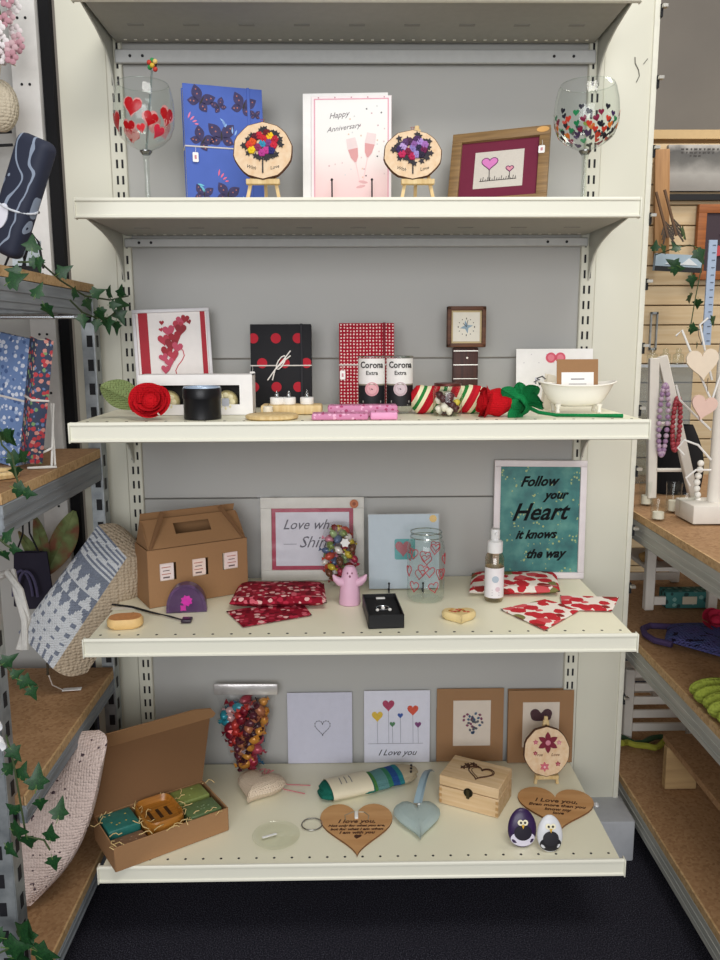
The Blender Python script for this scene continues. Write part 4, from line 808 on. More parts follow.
# green heart quote frame
x, w_, h = up(494, 586, 461, 4, .365)
o = thing('quote_frame', 'white framed green print with black script about the heart', 'picture frame', (x, .352, Z4+.0015), (R(-4), R(.5), R(-2))); frame(o, w_, h, .014, .012, P('pinkish_white_frame', '#e2dadb', .45))
tg = NT('teal_blossom_print'); tg.set(.5); n1 = tg.noise(22, 4); c0 = tg.ramp(n1, [(.3, '#1f5a5c'), (.5, '#357a76'), (.7, '#5a968a')], False); v_ = tg.vor(130, 1); f = tg.math('MULTIPLY', tg.math('LESS_THAN', v_.outputs['Distance'], .32), tg.math('GREATER_THAN', tg.noise(30, 2), .56)); tg.col(tg.mix(f, c0, lin('#9cae74'))); tg = tg.m
mb = MB(); mb.box((0, .001, h/2), (w_-.026, .003, h-.026), tg)
ib = K('#080c0e', .95)
for st_, sz, fx, fz, al in (('Follow', .031, -.044, .78, 'LEFT'), ('your', .027, .010, .675, 'LEFT'), ('Heart', .054, -.062, .49, 'LEFT'), ('it knows', .027, -.052, .335, 'LEFT'), ('the way', .028, -.028, .17, 'LEFT')):
    mb.text(st_, sz, ib, TR(fx, -.0010, fz*h, 0, R(-2), 0), align=al, shear=.45, bold=.0010, sx=.95)
mb.build('print', o)
pouch('white strawberry-red floral pouch behind the spray bottle', ((469, 597), (560, 596), (556, 577), (472, 577)), 4, .018, strw)
for k, (cs, lb, t_) in enumerate(((((545, 631), (582, 610), (545, 600), (500, 610)), 'floral wax wrap in a clear sleeve lying at the shelf edge', .004), (((563, 611), (612, 612), (619, 598), (560, 596)), 'floral wax wrap poking out to the right under the frame corner', .004))):
    pouch(lb, cs, 4, t_, strw, zip_=False, nm='wax_wrap', cat='fabric', group='floral wax wraps', zoff=.0012)
# ================================================================ SHELF 5
# open kraft mailer with soaps
A = Vector(on(115, 872, 2, Z5+.006)[:2]); B = Vector(on(228, 831, 2, Z5+.003)[:2]); ang = math.atan2(B.y-A.y, B.x-A.x); L = (B-A).length; dep = .125; hb_ = .050
A = A+Vector((.0, .006))
o = thing('soap_gift_box', 'open kraft mailer box of coloured soaps with its lid up', 'gift box', (A.x, A.y, Z5+.0012), (0, 0, ang))
th = .0025; mb = MB()
for c_, d_ in (((L/2, 0, hb_/2), (L, th, hb_)), ((L/2, dep, hb_/2), (L, th, hb_)), ((0, dep/2, hb_/2), (th, dep, hb_)), ((L, dep/2, hb_/2), (th, dep, hb_)), ((L/2, dep/2, th/2), (L, dep, th))): mb.box(c_, d_, kraft, .0006, 1)
mb.build('box_base', o)
mb = MB(); M = TR(0, dep, hb_, R(-14), 0, 0); mb.pris([(0, 0), (L, 0), (L+.036, dep), (-.022, dep)], -th/2, th/2, kraft_in, M=M); mb.build('lid', o)
mb = MB(); M2 = M @ TR(0, 0, dep, R(38), 0, 0); n = 10; fl = [(-.03, 0), (-.034, .010), (-.02, .03), (.005, .040), (L-.005, .040), (L+.034, .03), (L+.048, .010), (L+.044, 0)]
mb.pris(fl, -th/2, th/2, kraft, M=M2); mb.build('lid_flap', o)
MW = Matrix.Translation(o.location) @ Matrix.Rotation(ang, 4, 'Z')
cw = L/3
def soap(label, u0, u1, v0, v1, h_, hx, deco):
    c = MW @ Vector(((u0+u1)/2*L, (v0+v1)/2*dep, .004)); s_ = thing('soap_bar', label, 'soap', c, (0, 0, ang), 'soaps in the open kraft mailer')
    W, D = (u1-u0)*L-.004, (v1-v0)*dep-.004; mb = MB(); mb.box((0, 0, h_/2), (W, D, h_), P(label[:12].replace(' ', '_'), hx, .4, 0, .25, 70), .004, 3); mb.build('bar', s_)
    mb = MB(); r2 = random.Random(int(u0*99+v0*7))
    for k in range(deco[1]): mb.ell((r2.uniform(-.3, .3)*W, r2.uniform(-.3, .3)*D, h_), (.0022, .0018, .0008), K(deco[0]), nu=6, nv=4)
    mb.build('flecks', s_)
soap('teal soap bar with a small petal in the left compartment of the open mailer', .015, .31, .40, .97, .047, '#2b7068', ('#b9a04a', 5))
soap('pale mauve-brown soap in the front left of the open mailer', .015, .31, .03, .38, .036, '#86654e', ('#9a7a62', 4))
soap('light green soap at the back right of the open mailer', .66, .975, .52, .97, .047, '#7d8a4c', ('#98a468', 4))
soap('darker sage soap at the front right of the open mailer', .66, .975, .05, .48, .046, '#5b7048', ('#7a8a68', 8))
c = MW @ Vector((L*.485, dep*.52, .004)); s_ = thing('wooden_soap_dish', 'varnished wooden soap dish with three slots, in the middle of the open mailer', 'soap dish', c, (0, 0, ang))
var_ = wood('varnished_wood', '#b5782e', '#8f5a1e', 10, 0, .3); W, D = .078, .1; mb = MB()
def dish(u, v):
    t = 2*math.pi*u; ex = math.copysign(abs(math.cos(t))**.45, math.cos(t)); ey = math.copysign(abs(math.sin(t))**.45, math.sin(t))
    k = int(round(v*6)); s = [0, .88, 1, 1, .95, .84, 0][k]; zz = [0, 0, .006, .052, .055, .043, .042][k]; return (W/2*s*ex, D/2*s*ey, zz)
mb.grid(dish, 40, 6, var_, closeu=True); mb.build('dish_body', s_)
for k in range(3): mb = MB(); mb.box((-.018+.018*k, 0, .0428), (.007, .034, .0012), K('#3a2410'), .003); mb.build('drain_slot', s_)
ws = P('wood_wool', '#d9bd84', .8); mb = MB(); r2 = random.Random(12)
for k in range(34):
    e = r2.choice((0, 1, 2, 3, 4)); x, y = [(r2.uniform(0, L), r2.uniform(-.002, .012)), (r2.uniform(0, L), dep-.008), (r2.uniform(0, .01), r2.uniform(0, dep)), (L*.31+r2.uniform(0, .012), r2.uniform(0, dep)), (L*.64+r2.uniform(0, .01), r2.uniform(0, dep))][e]
    pts = [(x, y, hb_-.002)]; a_ = r2.uniform(0, 6.28)
    for q in range(4): a_ += r2.uniform(-.9, .9); pts.append((pts[-1][0]+.007*math.cos(a_), pts[-1][1]+.006*math.sin(a_), hb_-.002+r2.uniform(0, .008)))
    mb.tube(pts, .0009, ws, 4)
tag(mb.build('wood_wool', None, 0), 'curly pale wood wool stuffed between the soaps in the open mailer', 'packing', kind='stuff').matrix_world = MW
# big bag of sweets, silver top
p = on(247, 774, 2, Z5); a = on(213, 690, 1, p.y+.03); b = on(277, 690, 1, p.y+.03); wt_ = b.x-a.x; hb_ = on(245, 684, 1, p.y+.03).z-Z5
o = thing('sweet_bag', 'tall shiny cellophane bag of assorted wrapped sweets with a folded silver top', 'bag of sweets', (p.x, p.y+.025, Z5+.001))
sweets('', o, lambda t, q: (math.cos(t*97)*(.018+.032*min(1, t*1.5))*(.4+.6*((t*53) % 1)), -.004+.014*math.sin(t*97), .014+(hb_*.80-.014)*t), 90, ['#8a1f2e', '#2f8fa0', '#b5342e', '#5a2a34', '#c98a3a', '#9a2a3a', '#3a6a8a', '#c9a0a0', '#7a1a2a', '#a86a4a', '#402028', '#b04a5a'], .0135, seed=8)
mb = MB()
def bagf(u, v, s):
    wd = (.030+.030*math.sin(min(1, v*1.6)*1.57)+(wt_/2-.060)*max(0, (v-.75)/.25)); xx = (u-.5)*2; bul = (1-abs(xx)**2.5)*(.024 if v < .8 else .024*(1-v)/.2)*min(1, v*8+.2)
    n = noise.noise(Vector((xx*3, v*9, s)))*.004
    return (xx*wd+n, s*(bul+.0008)+n*(.6 if v < .95 else .1), v*hb_*.97)
mb.grid(lambda u, v: bagf(u, v, -1), 24, 30, bag_m); mb.grid(lambda u, v: bagf(u, v, 1), 24, 30, bag_m); mb.build('cellophane', o)
slv = P('silver_foil', '#d6d2d0', .3, .55, .1, 30, .6, 60); mb = MB(); mb.box((0, 0, hb_*.945), (wt_, .008, hb_*.13), slv, .003, 2)
mb.v = [Vector((v.x, v.y+.002*math.sin(v.x*160), v.z+.002*math.sin(v.x*90))) for v in mb.v]; mb.build('silver_top', o)
# knitted white heart with red-white twine
p = on(263, 800, 2, Z5)
o = thing('knitted_heart', 'plump cream knitted heart with red and white twine, in front of the sweet bag', 'ornament', (p.x-.014, p.y+.022, Z5+.001), (0, 0, R(-18)))
cream_k = knit('cream_knit', '#d9c3aa', '#e8d6c0', 240)
def puffheart(name, o, w_, h_, t, mat, n=30, rz=0):
    mb = MB(); pts = heart(w_, h_, n); vs = []; fs = []; lv = [(.0, t*.0), (.55, .02*t), (.85, .18*t), (1, .5*t), (.88, .8*t), (.6, .96*t), (.3, t)]
    for s_, z in lv[1:]: vs += [(x*s_, y*s_, z) for x, y in pts]
    m = len(lv)-1
    for j in range(m-1): fs += [[j*n+i, j*n+(i+1) % n, (j+1)*n+(i+1) % n, (j+1)*n+i] for i in range(n)]
    fs += [list(range(n))[::-1], [(m-1)*n+i for i in range(n)]]
    mb.add(vs, fs, mat, TR(0, 0, 0, 0, 0, rz)); return mb.build(name, o)
puffheart('heart_body', o, .112, .110, .034, cream_k)
tw = P('red_white_twine', '#c9787a', .8, 0, .4, 400); mb = MB()
for k in range(2): mb.tube([(.0+.006*k, .038, .024), (.012, .045, .02), (.05, .03+.02*k, .003), (.10, .028+.035*k, .002)], .0012, tw, 5)
for k in range(3): mb.tube([(-.02+.01*k, .036, .02), (-.016+.01*k, .056, .026), (-.004+.01*k, .054, .03), (.0, .038, .024)], .0012, tw, 5)
mb.build('twine', o)
# clear glass trinket dish
p = on(276, 842, 2, Z5)
o = thing('glass_coaster', 'round clear glass dish lying at the front of the lowest shelf', 'dish', (p.x, p.y+.008, Z5+.001)); mb = MB(); r = .047
mb.shell([(.0002, .0015), (r*.55, .0015), (r*.6, .004), (r*.9, .005), (r, .009), (r*1.02, .010), (r*.98, .011), (r*.86, .008), (r*.56, .007), (.0002, .006)], clear('thick_glass', '#fcfdfa', .04, .08, .3, .015), 40); mb.build('dish_body', o)
mb = MB(); mb.box((-.012, .006, .0078), (.03, .005, .001), K('#efefec'), M=TR(0, 0, 0, 0, 0, R(25))); mb.build('white_label', o)
# four cards at the back
def qcard(label, px0, px1, pyt, Y, base, nm='greeting_card', lean=-1.5, sleeve=True, group='square cards on the lowest shelf'):
    x, w_, h = up(px0, px1, pyt, 5, Y); o = thing(nm, label, 'greeting card', (x, Y-.005-(.010 if px0 == 508 else 0), Z5+.0015), (R(lean), 0, 0), group)
    mb = MB(); mb.box((0, 0, h/2), (w_, .0016, h), base); mb.box((0, .006, h/2), (w_, .0014, h), base, M=TR(0, 0, 0, R(-1.5))); mb.build('card_panel', o)
    if sleeve: mb = MB(); mb.grid(lambda u, v: ((u-.5)*(w_+.004), -.0062-.0012*abs(noise.noise(Vector((u*5+px0, v*5, 4)))), v*(h+.003)), 14, 14, bag_m); mb.build('cellophane_sleeve', o)
    return o, w_, h
lil = K('#ccccdc'); o, w_, h = qcard('pale lilac card with a small dotted grey heart outline', 287, 352, 693, .378, lil); mb = MB()
hh = heart(.036, .036, 22, .006, h*.5)
for q in hh: mb.pris(circ(.0013, 6, q[0], q[1]), -.0014, -.0007, K('#3c3a46'))
outline(mb, hh, .0005, K('#6a6876'), -.0010, seg=4); r2 = random.Random(4)
for k in range(40): mb.pris(circ(.0005, 5, r2.uniform(-.45, .45)*w_, r2.uniform(.05, .95)*h), -.0011, -.0007, K('#b2b0c4'))
mb.build('heart_print', o)
o, w_, h = qcard('white card with colourful heart balloons and the words I Love you', 364, 430, 691, .378, K('#dcdce8')); mb = MB()
for fx, fz, s, c_ in ((-.3, .64, .026, '#d8b43c'), (-.13, .79, .028, '#a83a5c'), (-.07, .53, .013, '#4f7d58'), (.05, .65, .013, '#37559c'), (.24, .72, .026, '#d0503a'), (.32, .52, .015, '#7c3f74')):
    mb.tube([(fx*w_, -.0012, fz*h-s*.4), (fx*w_+.001, -.0012, .27*h)], .0005, K('#7a7886'), 4); mb.pris(heart(s, s, 20, fx*w_, fz*h), -.0018, -.0007, P('balloon'+c_.strip('#'), c_, .7, 0, .25, 200))
mb.tube([(-.44*w_, -.0012, .265*h), (.4*w_, -.0012, .265*h)], .0005, K('#7a7886'), 4)
mb.text('I Love you', .0205, K('#2c2a36'), TR(0, -.0010, .10*h), shear=.45, bold=.0001, sx=1.02); mb.build('balloon_print', o)
for k, (px0, px1, lb) in enumerate(((437, 504, 'brown kraft card with a mosaic heart of tiny dark marks'), (508, 573, 'brown kraft card with two dark fingerprint heart shapes, behind the flower slice'))):
    o, w_, h = qcard(lb, px0, px1, 689, .378, kraft); mb = MB(); cx_ = .004 if k == 0 else .0
    mb.box((cx_, -.0014, h*.53), (w_*.56, .0012, h*.62), K('#dccfc0')); 
    if k == 0:
        r2 = random.Random(2)
        for q, sc_ in ((18, 1), (10, .6), (4, .2)):
            for x_, z_ in heart(.045*sc_, .045*sc_, q, cx_, h*.53): mb.pris(leaf2(.008, .006, 5), -.0028, -.0018, K(['#4a4a66', '#7a3a5a', '#3a5a7a', '#5a5a62'][r2.randrange(4)]), M=TR(x_, 0, z_, 0, r2.uniform(0, 3), 0))
    else:
        for sx in (-1, 1):
            mb.pris(leaf2(.034, .026), -.0028, -.0018, P('dark_print', '#4c2f38', .8, 0, .35, 300), M=TR(cx_, 0, h*.585, 0, sx*R(42), 0)); mb.pris(circ(.0115, 16, cx_+sx*.014, h*.585+.018), -.0030, -.0018, bpy.data.materials['dark_print'])
    mb.build('mounted_print', o)
# wrist warmers in green with paper band
teal = NT('teal_stripe_knit'); teal.set(.9, 0, .1); s_x = teal.n('ShaderNodeSeparateXYZ'); teal.l(teal.tc.outputs['Object'], s_x.inputs[0])
teal.col(teal.ramp(teal.math('ADD', teal.math('MULTIPLY', s_x.outputs[0], 5.2), .5), [(0, '#1f6658'), (.30, '#2c6f62'), (.52, '#4c7f44'), (.56, '#5f8a8a'), (.70, '#3a7a5a'), (.76, '#2c4f8a'), (.84, '#2f7a80'), (.9, '#b9ab90')])); teal.bump(teal.vor(260, .4).outputs['Distance'], .7, .003); teal = teal.m
a = on(313, 797, 2, Z5+.01); b = on(421, 773, 2, Z5+.01); ang = math.atan2(b.y-a.y, b.x-a.x); L = (b-a).xy.length
o = thing('knitted_wristwarmers', 'folded green and teal striped knitted wrist warmers in a cream paper band', 'knitwear', ((a.x+b.x)/2, (a.y+b.y)/2, Z5+.0135), (0, 0, ang))
for k in range(2):
    mb = MB(); M = Matrix.Diagonal((1, 1.75, .62, 1)); mb.tube([(-L/2+L*q/20, .002*math.sin(q*.5), 0) for q in range(21)], [.010, .017]+[.019+.0008*math.sin(q*1.9) for q in range(16)]+[.018, .014, .008], teal, 20, M=TR(.006*k, .008*k, -.0015+.006*k) @ M @ Matrix.Scale(.88, 4)); mb.build('wrist_warmer', o)
mb = MB(); pb = K('#ddd3b8'); kk = [(q*.0) for q in range(1)]
mb.grid(lambda u, v: (-L*.36+L*.36*u, .037*math.cos(2*math.pi*v)+.004, .0175*math.sin(2*math.pi*v)+.0025), 6, 26, pb)
for k in range(3): mb.tube([(-L*.26+.012*k, -.012, .0196), (-L*.255+.012*k, .004, .0205), (-L*.25+.011*k, .014, .0196)], .0009, greyink, 4)
mb.build('paper_band', o)
for k in range(3): mb = MB(); mb.ell((L*.38+.006*k, -.012+.012*k, .013), (.003, .003, .003), ink, nu=8, nv=6); mb.build('dark_tip', o)
# engraved wooden hearts
lw_ = wood('laser_cut_wood', '#cfa06c', '#b88652', 7, 0, .6, 6); burn = K('#4a2a18', .8)
def eng_heart(label, px0, px1, pyt, pyb, lines, rz, sz, tagside):
    t = on((px0+px1)/2, pyt, 2, Z5); bt = on((px0+px1)/2, pyb, 2, Z5); l_ = on(px0, (pyt*.65+pyb*.35), 2, Z5); r_ = on(px1, (pyt*.65+pyb*.35), 2, Z5); w_ = (r_-l_).xy.length; h_ = t.y-bt.y
    o = thing('engraved_heart', label, 'plaque', ((l_.x+r_.x)/2, (t.y+bt.y)/2, Z5+.0012), (0, 0, rz), 'engraved wooden hearts')
    mb = MB(); mb.pris(heart(w_, h_, 48), 0, .004, lw_, K('#7a4f2c'), M=XZ2XY); mb.build('heart_plaque', o)
    mb = MB(); FL = Matrix(((1, 0, 0, 0), (0, 0, 1, 0), (0, -1, 0, .0041), (0, 0, 0, 1)))
    for st_, yy, s_ in lines: mb.text(st_, sz*s_, burn, FL @ TR(0, 0, yy), shear=.3, bold=.0004, sx=1.08)
    mb.build('engraving', o); return o, w_, h_
o, w_, h_ = eng_heart('engraved wooden heart beginning I love you, with a metal split ring, at the left', 320, 393, 806, 858, [('I love you,', .019, 1.15), ('Not only for what you are,', .006, .66), ('but for what I am when', -.006, .70), ('I am with you', -.018, .8), ('\u2665', -.032, .8)], R(0), .0148, 1)
mb = MB(); mb.tube([(-w_/2-.016+.021*math.cos(i*.26), .018+.021*math.sin(i*.26), .003) for i in range(24)], .0013, K('#9a9890', .25, .9), 6, closed=True); mb.build('split_ring', o)
mb = MB(); mb.tube([(-.022, .030, .004), (-.024, .046, .004), (-.006, .058, .004), (.016, .057, .004), (.026, .044, .004), (.024, .030, .004)], .0011, K('#a59e8a', .4, .6), 6); mb.build('hanging_cord', o)
mb = MB(); mb.box((0, .044, .006), (.008, .026, .004), K('#ecebe6'), .002); mb.build('plastic_tie', o)
o, w_, h_ = eng_heart('engraved wooden heart beginning I Love you, at the right beside the painted pebbles', 517, 592, 790, 833, [('I Love you,', .022, 1.25), ('Even more than you', .006, .9), ('know my', -.009, .9), ('love', -.022, .85)], R(-9), .0148, 1)
mb = MB(); mb.ell((w_/2+.004, .022, .005), (.006, .008, .005), clear('clear_tie', '#e9ecee', .3, .1, .6, .3), nu=10, nv=7); mb.build('plastic_tie', o)
# pale blue felt heart with ribbon
p = on(418, 826, 2, Z5)
o = thing('fabric_heart', 'pale blue sparkly stuffed heart with a blue-grey ribbon', 'ornament', (p.x, p.y, Z5+.001), (0, 0, 0)); puffheart('heart_body', o, .098, .128, .026, knit('pale_blue_fabric', '#a8bcba', '#c2d0cc', 420, None, .6))
mb = MB(); rbm = K('#8fa5b0', .5)
mb.grid(lambda u, v: (.006+.042*v+(u-.5)*.013*(1-.3*v), .046+.165*v, .022-.018*v+.020*math.sin(v*3.1)), 3, 14, rbm); mb.grid(lambda u, v: (.000+.050*v+(u-.5)*.012, .046+.155*v, .022-.018*v+.030*math.sin(v*3.1)), 3, 14, rbm); mb.build('ribbon', o)
mb = MB(); mb.ell((.006, .040, .022), (.004, .004, .003), K('#e9ecec', .2), nu=10, nv=6); mb.build('pearl', o)
# wooden keepsake box
A = Vector(on(439, 803, 2, Z5)[:2]); B = Vector(on(498, 819, 2, Z5)[:2]); ang = math.atan2(B.y-A.y, B.x-A.x); L = (B-A).length; D = .094; hh = .066
pineb = wood('box_pine', '#dcc09a', '#c8a678', 8, 0)
o = thing('keepsake_box', 'small pale wooden keepsake box with burnt heart lid and dark clasp', 'wooden box', ((A.x+B.x)/2, (A.y+B.y)/2, Z5+.001), (0, 0, ang+R(0)))
mb = MB(); mb.box((0, D/2, hh*.31), (L, D, hh*.62), pineb, .001, 1)
for k in range(3):
    for sx in (-1, 1): mb.box((sx*(L/2-.003), -.0001, hh*(.1+.2*k)), (.006, .0012, hh*.1), K('#b58f5e'))
mb.build('box_base', o)
mb = MB(); mb.box((0, D/2, hh*.82), (L, D, hh*.34), pineb, .001, 1); FL = Matrix(((1, 0, 0, .0), (0, 0, 1, D*.48), (0, -1, 0, hh*.99), (0, 0, 0, 1)))
hp = heart(.056, .052, 30, .010, -.004); mb.tube([FL @ Vector((x_, -.0006, z_)) for x_, z_ in hp], .0014, burn, 5, closed=True); hp = heart(.046, .042, 30, .012, -.003); mb.tube([FL @ Vector((x_, -.0006, z_)) for x_, z_ in hp], .0008, burn, 5, closed=True)
for fx, fz in ((-.026, .02), (-.016, .028), (-.030, .006), (-.02, .012), (-.008, .022)):
    for q in range(5): mb.pris(leaf2(.008, .004, 5), -.0009, 0, burn, M=FL @ TR(fx, 0, fz, 0, q*1.256, 0))
mb.build('box_lid', o)
mb = MB(); mb.pris(circ(.010, 16, 0, hh*.62), -.0022, -.0004, K('#2e2a20', .35, .8)); mb.pris(rrect(.007, .02, .002, 3, 0, hh*.58), -.004, -.0012, K('#4a4230', .3, .8)); mb.build('clasp', o)
# small slice with poinsettia flower on easel
p = on(545, 784, 2, Z5); Ye = p.y+.012
def poins(o, rx, rz_):
    for cx_, cz_, r_, c_, c2, n_ in ((.05*rx, .38*rz_, .024, '#7a1430', '#d88a9a', 6), (-.1*rx, -.62*rz_, .011, '#d06a7a', '#f0c0c4', 6), (-.52*rx, -.05*rz_, .005, '#a83a50', '#e0a0a8', 5), (.55*rx, .38*rz_, .006, '#d88a96', '#f0c4c8', 5), (.5*rx, -.5*rz_, .006, '#a83a50', '#e0a0a8', 5), (-.5*rx, .4*rz_, .006, '#c8647a', '#e0a0a8', 5)):
        for q in range(n_): mb = MB(); mb.pris([(x_*r_, z_*r_) for x_, z_ in leaf2(1, .5, 6)], -.0062, -.004, K(c_), M=TR(cx_, 0, cz_, 0, q*2*math.pi/n_, 0)); mb.build('petal', o)
        mb = MB(); mb.ell((cx_, -.0066, cz_), (r_*.25, .0016, r_*.25), K(c2), nu=8, nv=5); mb.build('flower_centre', o)
    mb = MB(); mb.text('True', .0095, K('#7a4a30'), TR(-.38*rx, -.0044, -.18*rz_), shear=.3); mb.text('Love', .0095, K('#7a4a30'), TR(.38*rx, -.0044, -.18*rz_), shear=.3); mb.build('lettering', o)
_d = .010; a = on(522, 752, 1, Ye-_d); wood_slice('bark-edged wood slice with a dark red felt flower, on the lowest shelf', 523, 567, 726, 771, 5, Ye, poins)
mini_easel('small pale easel holding the dark red flower slice', on(545, 780, 1, Ye).x, Ye, 5, .052, on(545, 776, 1, Ye-.014).z-Z5-.002, on(545, 719, 1, Ye+.01).z-Z5)
# painted pebbles
def pebble(label, px, pyb, wpx, hpx, main, belly, faceup, band_):
    p = on(px, pyb, 2, Z5); r = wpx/2*(p-CAM).length/FPX; hz = hpx*(p-CAM).length/FPX*1.02
    o = thing('painted_pebble', label, 'painted stone', (p.x, p.y+.014, Z5+.001), (R(-14), 0, 0), 'bird painted pebbles')
    def df(X, Y_, Z): return (X*(1-.10*Z), Y_, Z)
    mb = MB(); mb.ell((0, 0, hz/2), (r, .009, hz/2), K(main, .3), nu=28, nv=16, deform=df); mb.build('stone', o)
    def srf(u, v):
        Zn = max(-.98, min(.98, (v-hz/2)/(hz/2))); X = u/r/(1-.10*Zn); q = max(0, 1-Zn*Zn-X*X); return (u, -.0093*math.sqrt(q)-.0006, v)
    mb = MB(); patch(mb, circ(r*.84, 22, 0, hz*.24, hz*.20), K(belly), srf); mb.build('belly', o)
    if band_: mb = MB(); patch(mb, circ(r*.62, 22, 0, hz*.40, hz*.20), K(band_), lambda u, v: (srf(u, v)[0], srf(u, v)[1]-.0004, v)); mb.build('chest', o)
    for sx in (-1, 1):
        mb = MB(); patch(mb, circ(.0055, 14, sx*.0048, hz*faceup), K('#efe8c8'), lambda u, v: (srf(u, v)[0], srf(u, v)[1]-.0008, v)); patch(mb, circ(.0024, 10, sx*.0040, hz*faceup), ink, lambda u, v: (srf(u, v)[0], srf(u, v)[1]-.0012, v)); mb.build('eye', o)
    mb = MB(); patch(mb, [(-.003, hz*faceup-.004), (.003, hz*faceup-.004), (0, hz*faceup-.012)], K('#d9a92e'), lambda u, v: (srf(u, v)[0], srf(u, v)[1]-.0016, v)); mb.build('beak', o)
pebble('purple bird painted pebble with wide eyes and white belly, left of the pair', 524, 852, 26, 34, '#34204a', '#d9d4e4', .66, '#1c1626')
pebble('black and white bird painted pebble, right of the pair', 552, 857, 23, 32, '#d9dade', '#1e1c22', .72, '#26242a')
# ================================================================ NEIGHBOUR BAY (left) AND SLATWALL (right)
nb = thing('neighbour_gondola', 'pale perforated gondola bay behind the left storage rack', 'shelving', (0, 0, 0))
mb = MB(); mb.box((-1.05, .41, 1.0), (.80, .012, 1.96), cream_shaded); mb.build('back_panel', nb)
mb = MB(); mb.box((-.672, .395, 1.0), (.055, .03, 1.96), P('off_white_upright', '#dcdad6', .5), .002)
for k in range(14):
    for dx in (-.008, .008): mb.pris(circ(.0028, 8, -.672+dx, .32+k*.125), .3790, .3802, slot_m)
mb.build('upright', nb)
mb = MB(); mb.box((-.632, .405, .98), (.022, .02, 1.9), K('#0d0d10', .9)); mb.build('gap_channel', nb)
# slatwall on the right
sw = wood('maple_slat', '#dcc5a0', '#d0b48a', 5, 0)
o = thing('slatwall_display', 'light maple slatwall panel with horizontal grooves behind the right rack', 'wall panel', (0, 0, 0))
for k in range(26):
    z = .04+k*.07; mb = MB(); mb.box((1.75, 1.62, z+.032), (1.5, .02, .066), sw, .002, 1); mb.build('slat', o)
mb = MB(); mb.box((1.75, 1.636, .95), (1.5, .012, 1.86), K('#8a6a40')); mb.build('backing_board', o)
mb = MB(); mb.box((1.75, 1.625, 1.885), (1.5, .04, .03), K('#c9ab7c')); mb.build('top_trim', o)
# ================================================================ STORAGE RACKS
galv = NT('galvanised_steel'); galv.set(.42, .65); galv.col(galv.ramp(galv.noise(40, 4), [(.3, '#8d9396'), (.7, '#b5babc')], False)); galv = galv.m
grbeam = wood('grey_beam', '#8f959a', '#74797e', 6, 1, .6); chipm = chip('chipboard', '#8a6542', '#a37c55', '#b28c64'); chipe = chip('chipboard_edge', '#a58256', '#c4a070', '#d2b184')
def rack(label, X0, X1, Y0, Y1, levels, posts, zt, side, beam_m, post_names=True):
    o = thing('storage_rack', label, 'shelving', (0, 0, 0))
    for z in levels:
        mb = MB(); mb.box(((X0+X1)/2, (Y0+Y1)/2, z-.008), (X1-X0-.004, Y1-Y0, .016), chipm, M=None); mb.build('chipboard_shelf', o)
        e = X1 if side > 0 else X0
        mb = MB(); mb.box((e-side*.001, (Y0+Y1)/2, z-.008), (.004, Y1-Y0, .0165), chipe); mb.build('shelf_edge', o)
        bh = .032 if side > 0 and z < .6 else .048; mb = MB(); mb.box((e-side*.006, (Y0+Y1)/2, z-.017-bh/2), (.014, Y1-Y0, bh), beam_m, .002, 1)
        for q in (-.010, .006): mb.box((e+side*.0012, (Y0+Y1)/2, z-.017-bh/2+q), (.002, Y1-Y0, .004), beam_m)
        mb.build('side_beam', o)
        for yy in (Y0+.012, Y1-.012): mb = MB(); mb.box(((X0+X1)/2, yy, z-.017-bh/2), (X1-X0-.03, .014, bh*.8), galv, .002, 1); mb.build('cross_beam', o)
    for x, y, dx, dy, z1 in posts:
        mb = MB(); mb.box((x+dx*.018, y, z1/2), (.036, .003, z1), galv); mb.box((x, y+dy*.018, z1/2), (.003, .036, z1), galv)
        for k in range(int(z1/.05)):
            z = .03+k*.05; mb.box((x+dx*.02, y-.0018, z), (.012, .0008, .024), dark); mb.box((x+(.0018 if dx < 0 else -.0018), y+dy*.02, z), (.0008, .012, .024), dark)
        mb.build('post', o)
    return o
LX = -.545
rack('galvanised steel and chipboard storage rack at the left edge', -1.30, LX, -.19, .33, (1.295, .955, .462, .125), ((LX+.002, .345, -1, -1, 1.275), (LX-.018, -.215, -1, 1, 1.0)), 1.3, 1, grbeam)
RX = .64
rack('grey-edged chipboard storage rack at the right edge', RX, 1.25, -.70, .95, (.785, .49, .125), ((RX+.004, .965, 1, -1, .80),), .8, -1, wood('pale_grey_beam', '#b3b2aa', '#989a94', 6, 1, .6))
o = thing('steel_rail', 'bright thin steel rail running under the top left shelf', 'rail', (-.93, .30, 1.229)); mb = MB(); mb.box((0, 0, 0), (.74, .012, .008), K('#d4d8dc', .25, .9), .002, 1); mb.build('rail', o)
for sx in (-1, 1): mb = MB(); mb.box((sx*.36, 0, .006), (.012, .014, .014), galv); mb.build('end_clip', o)
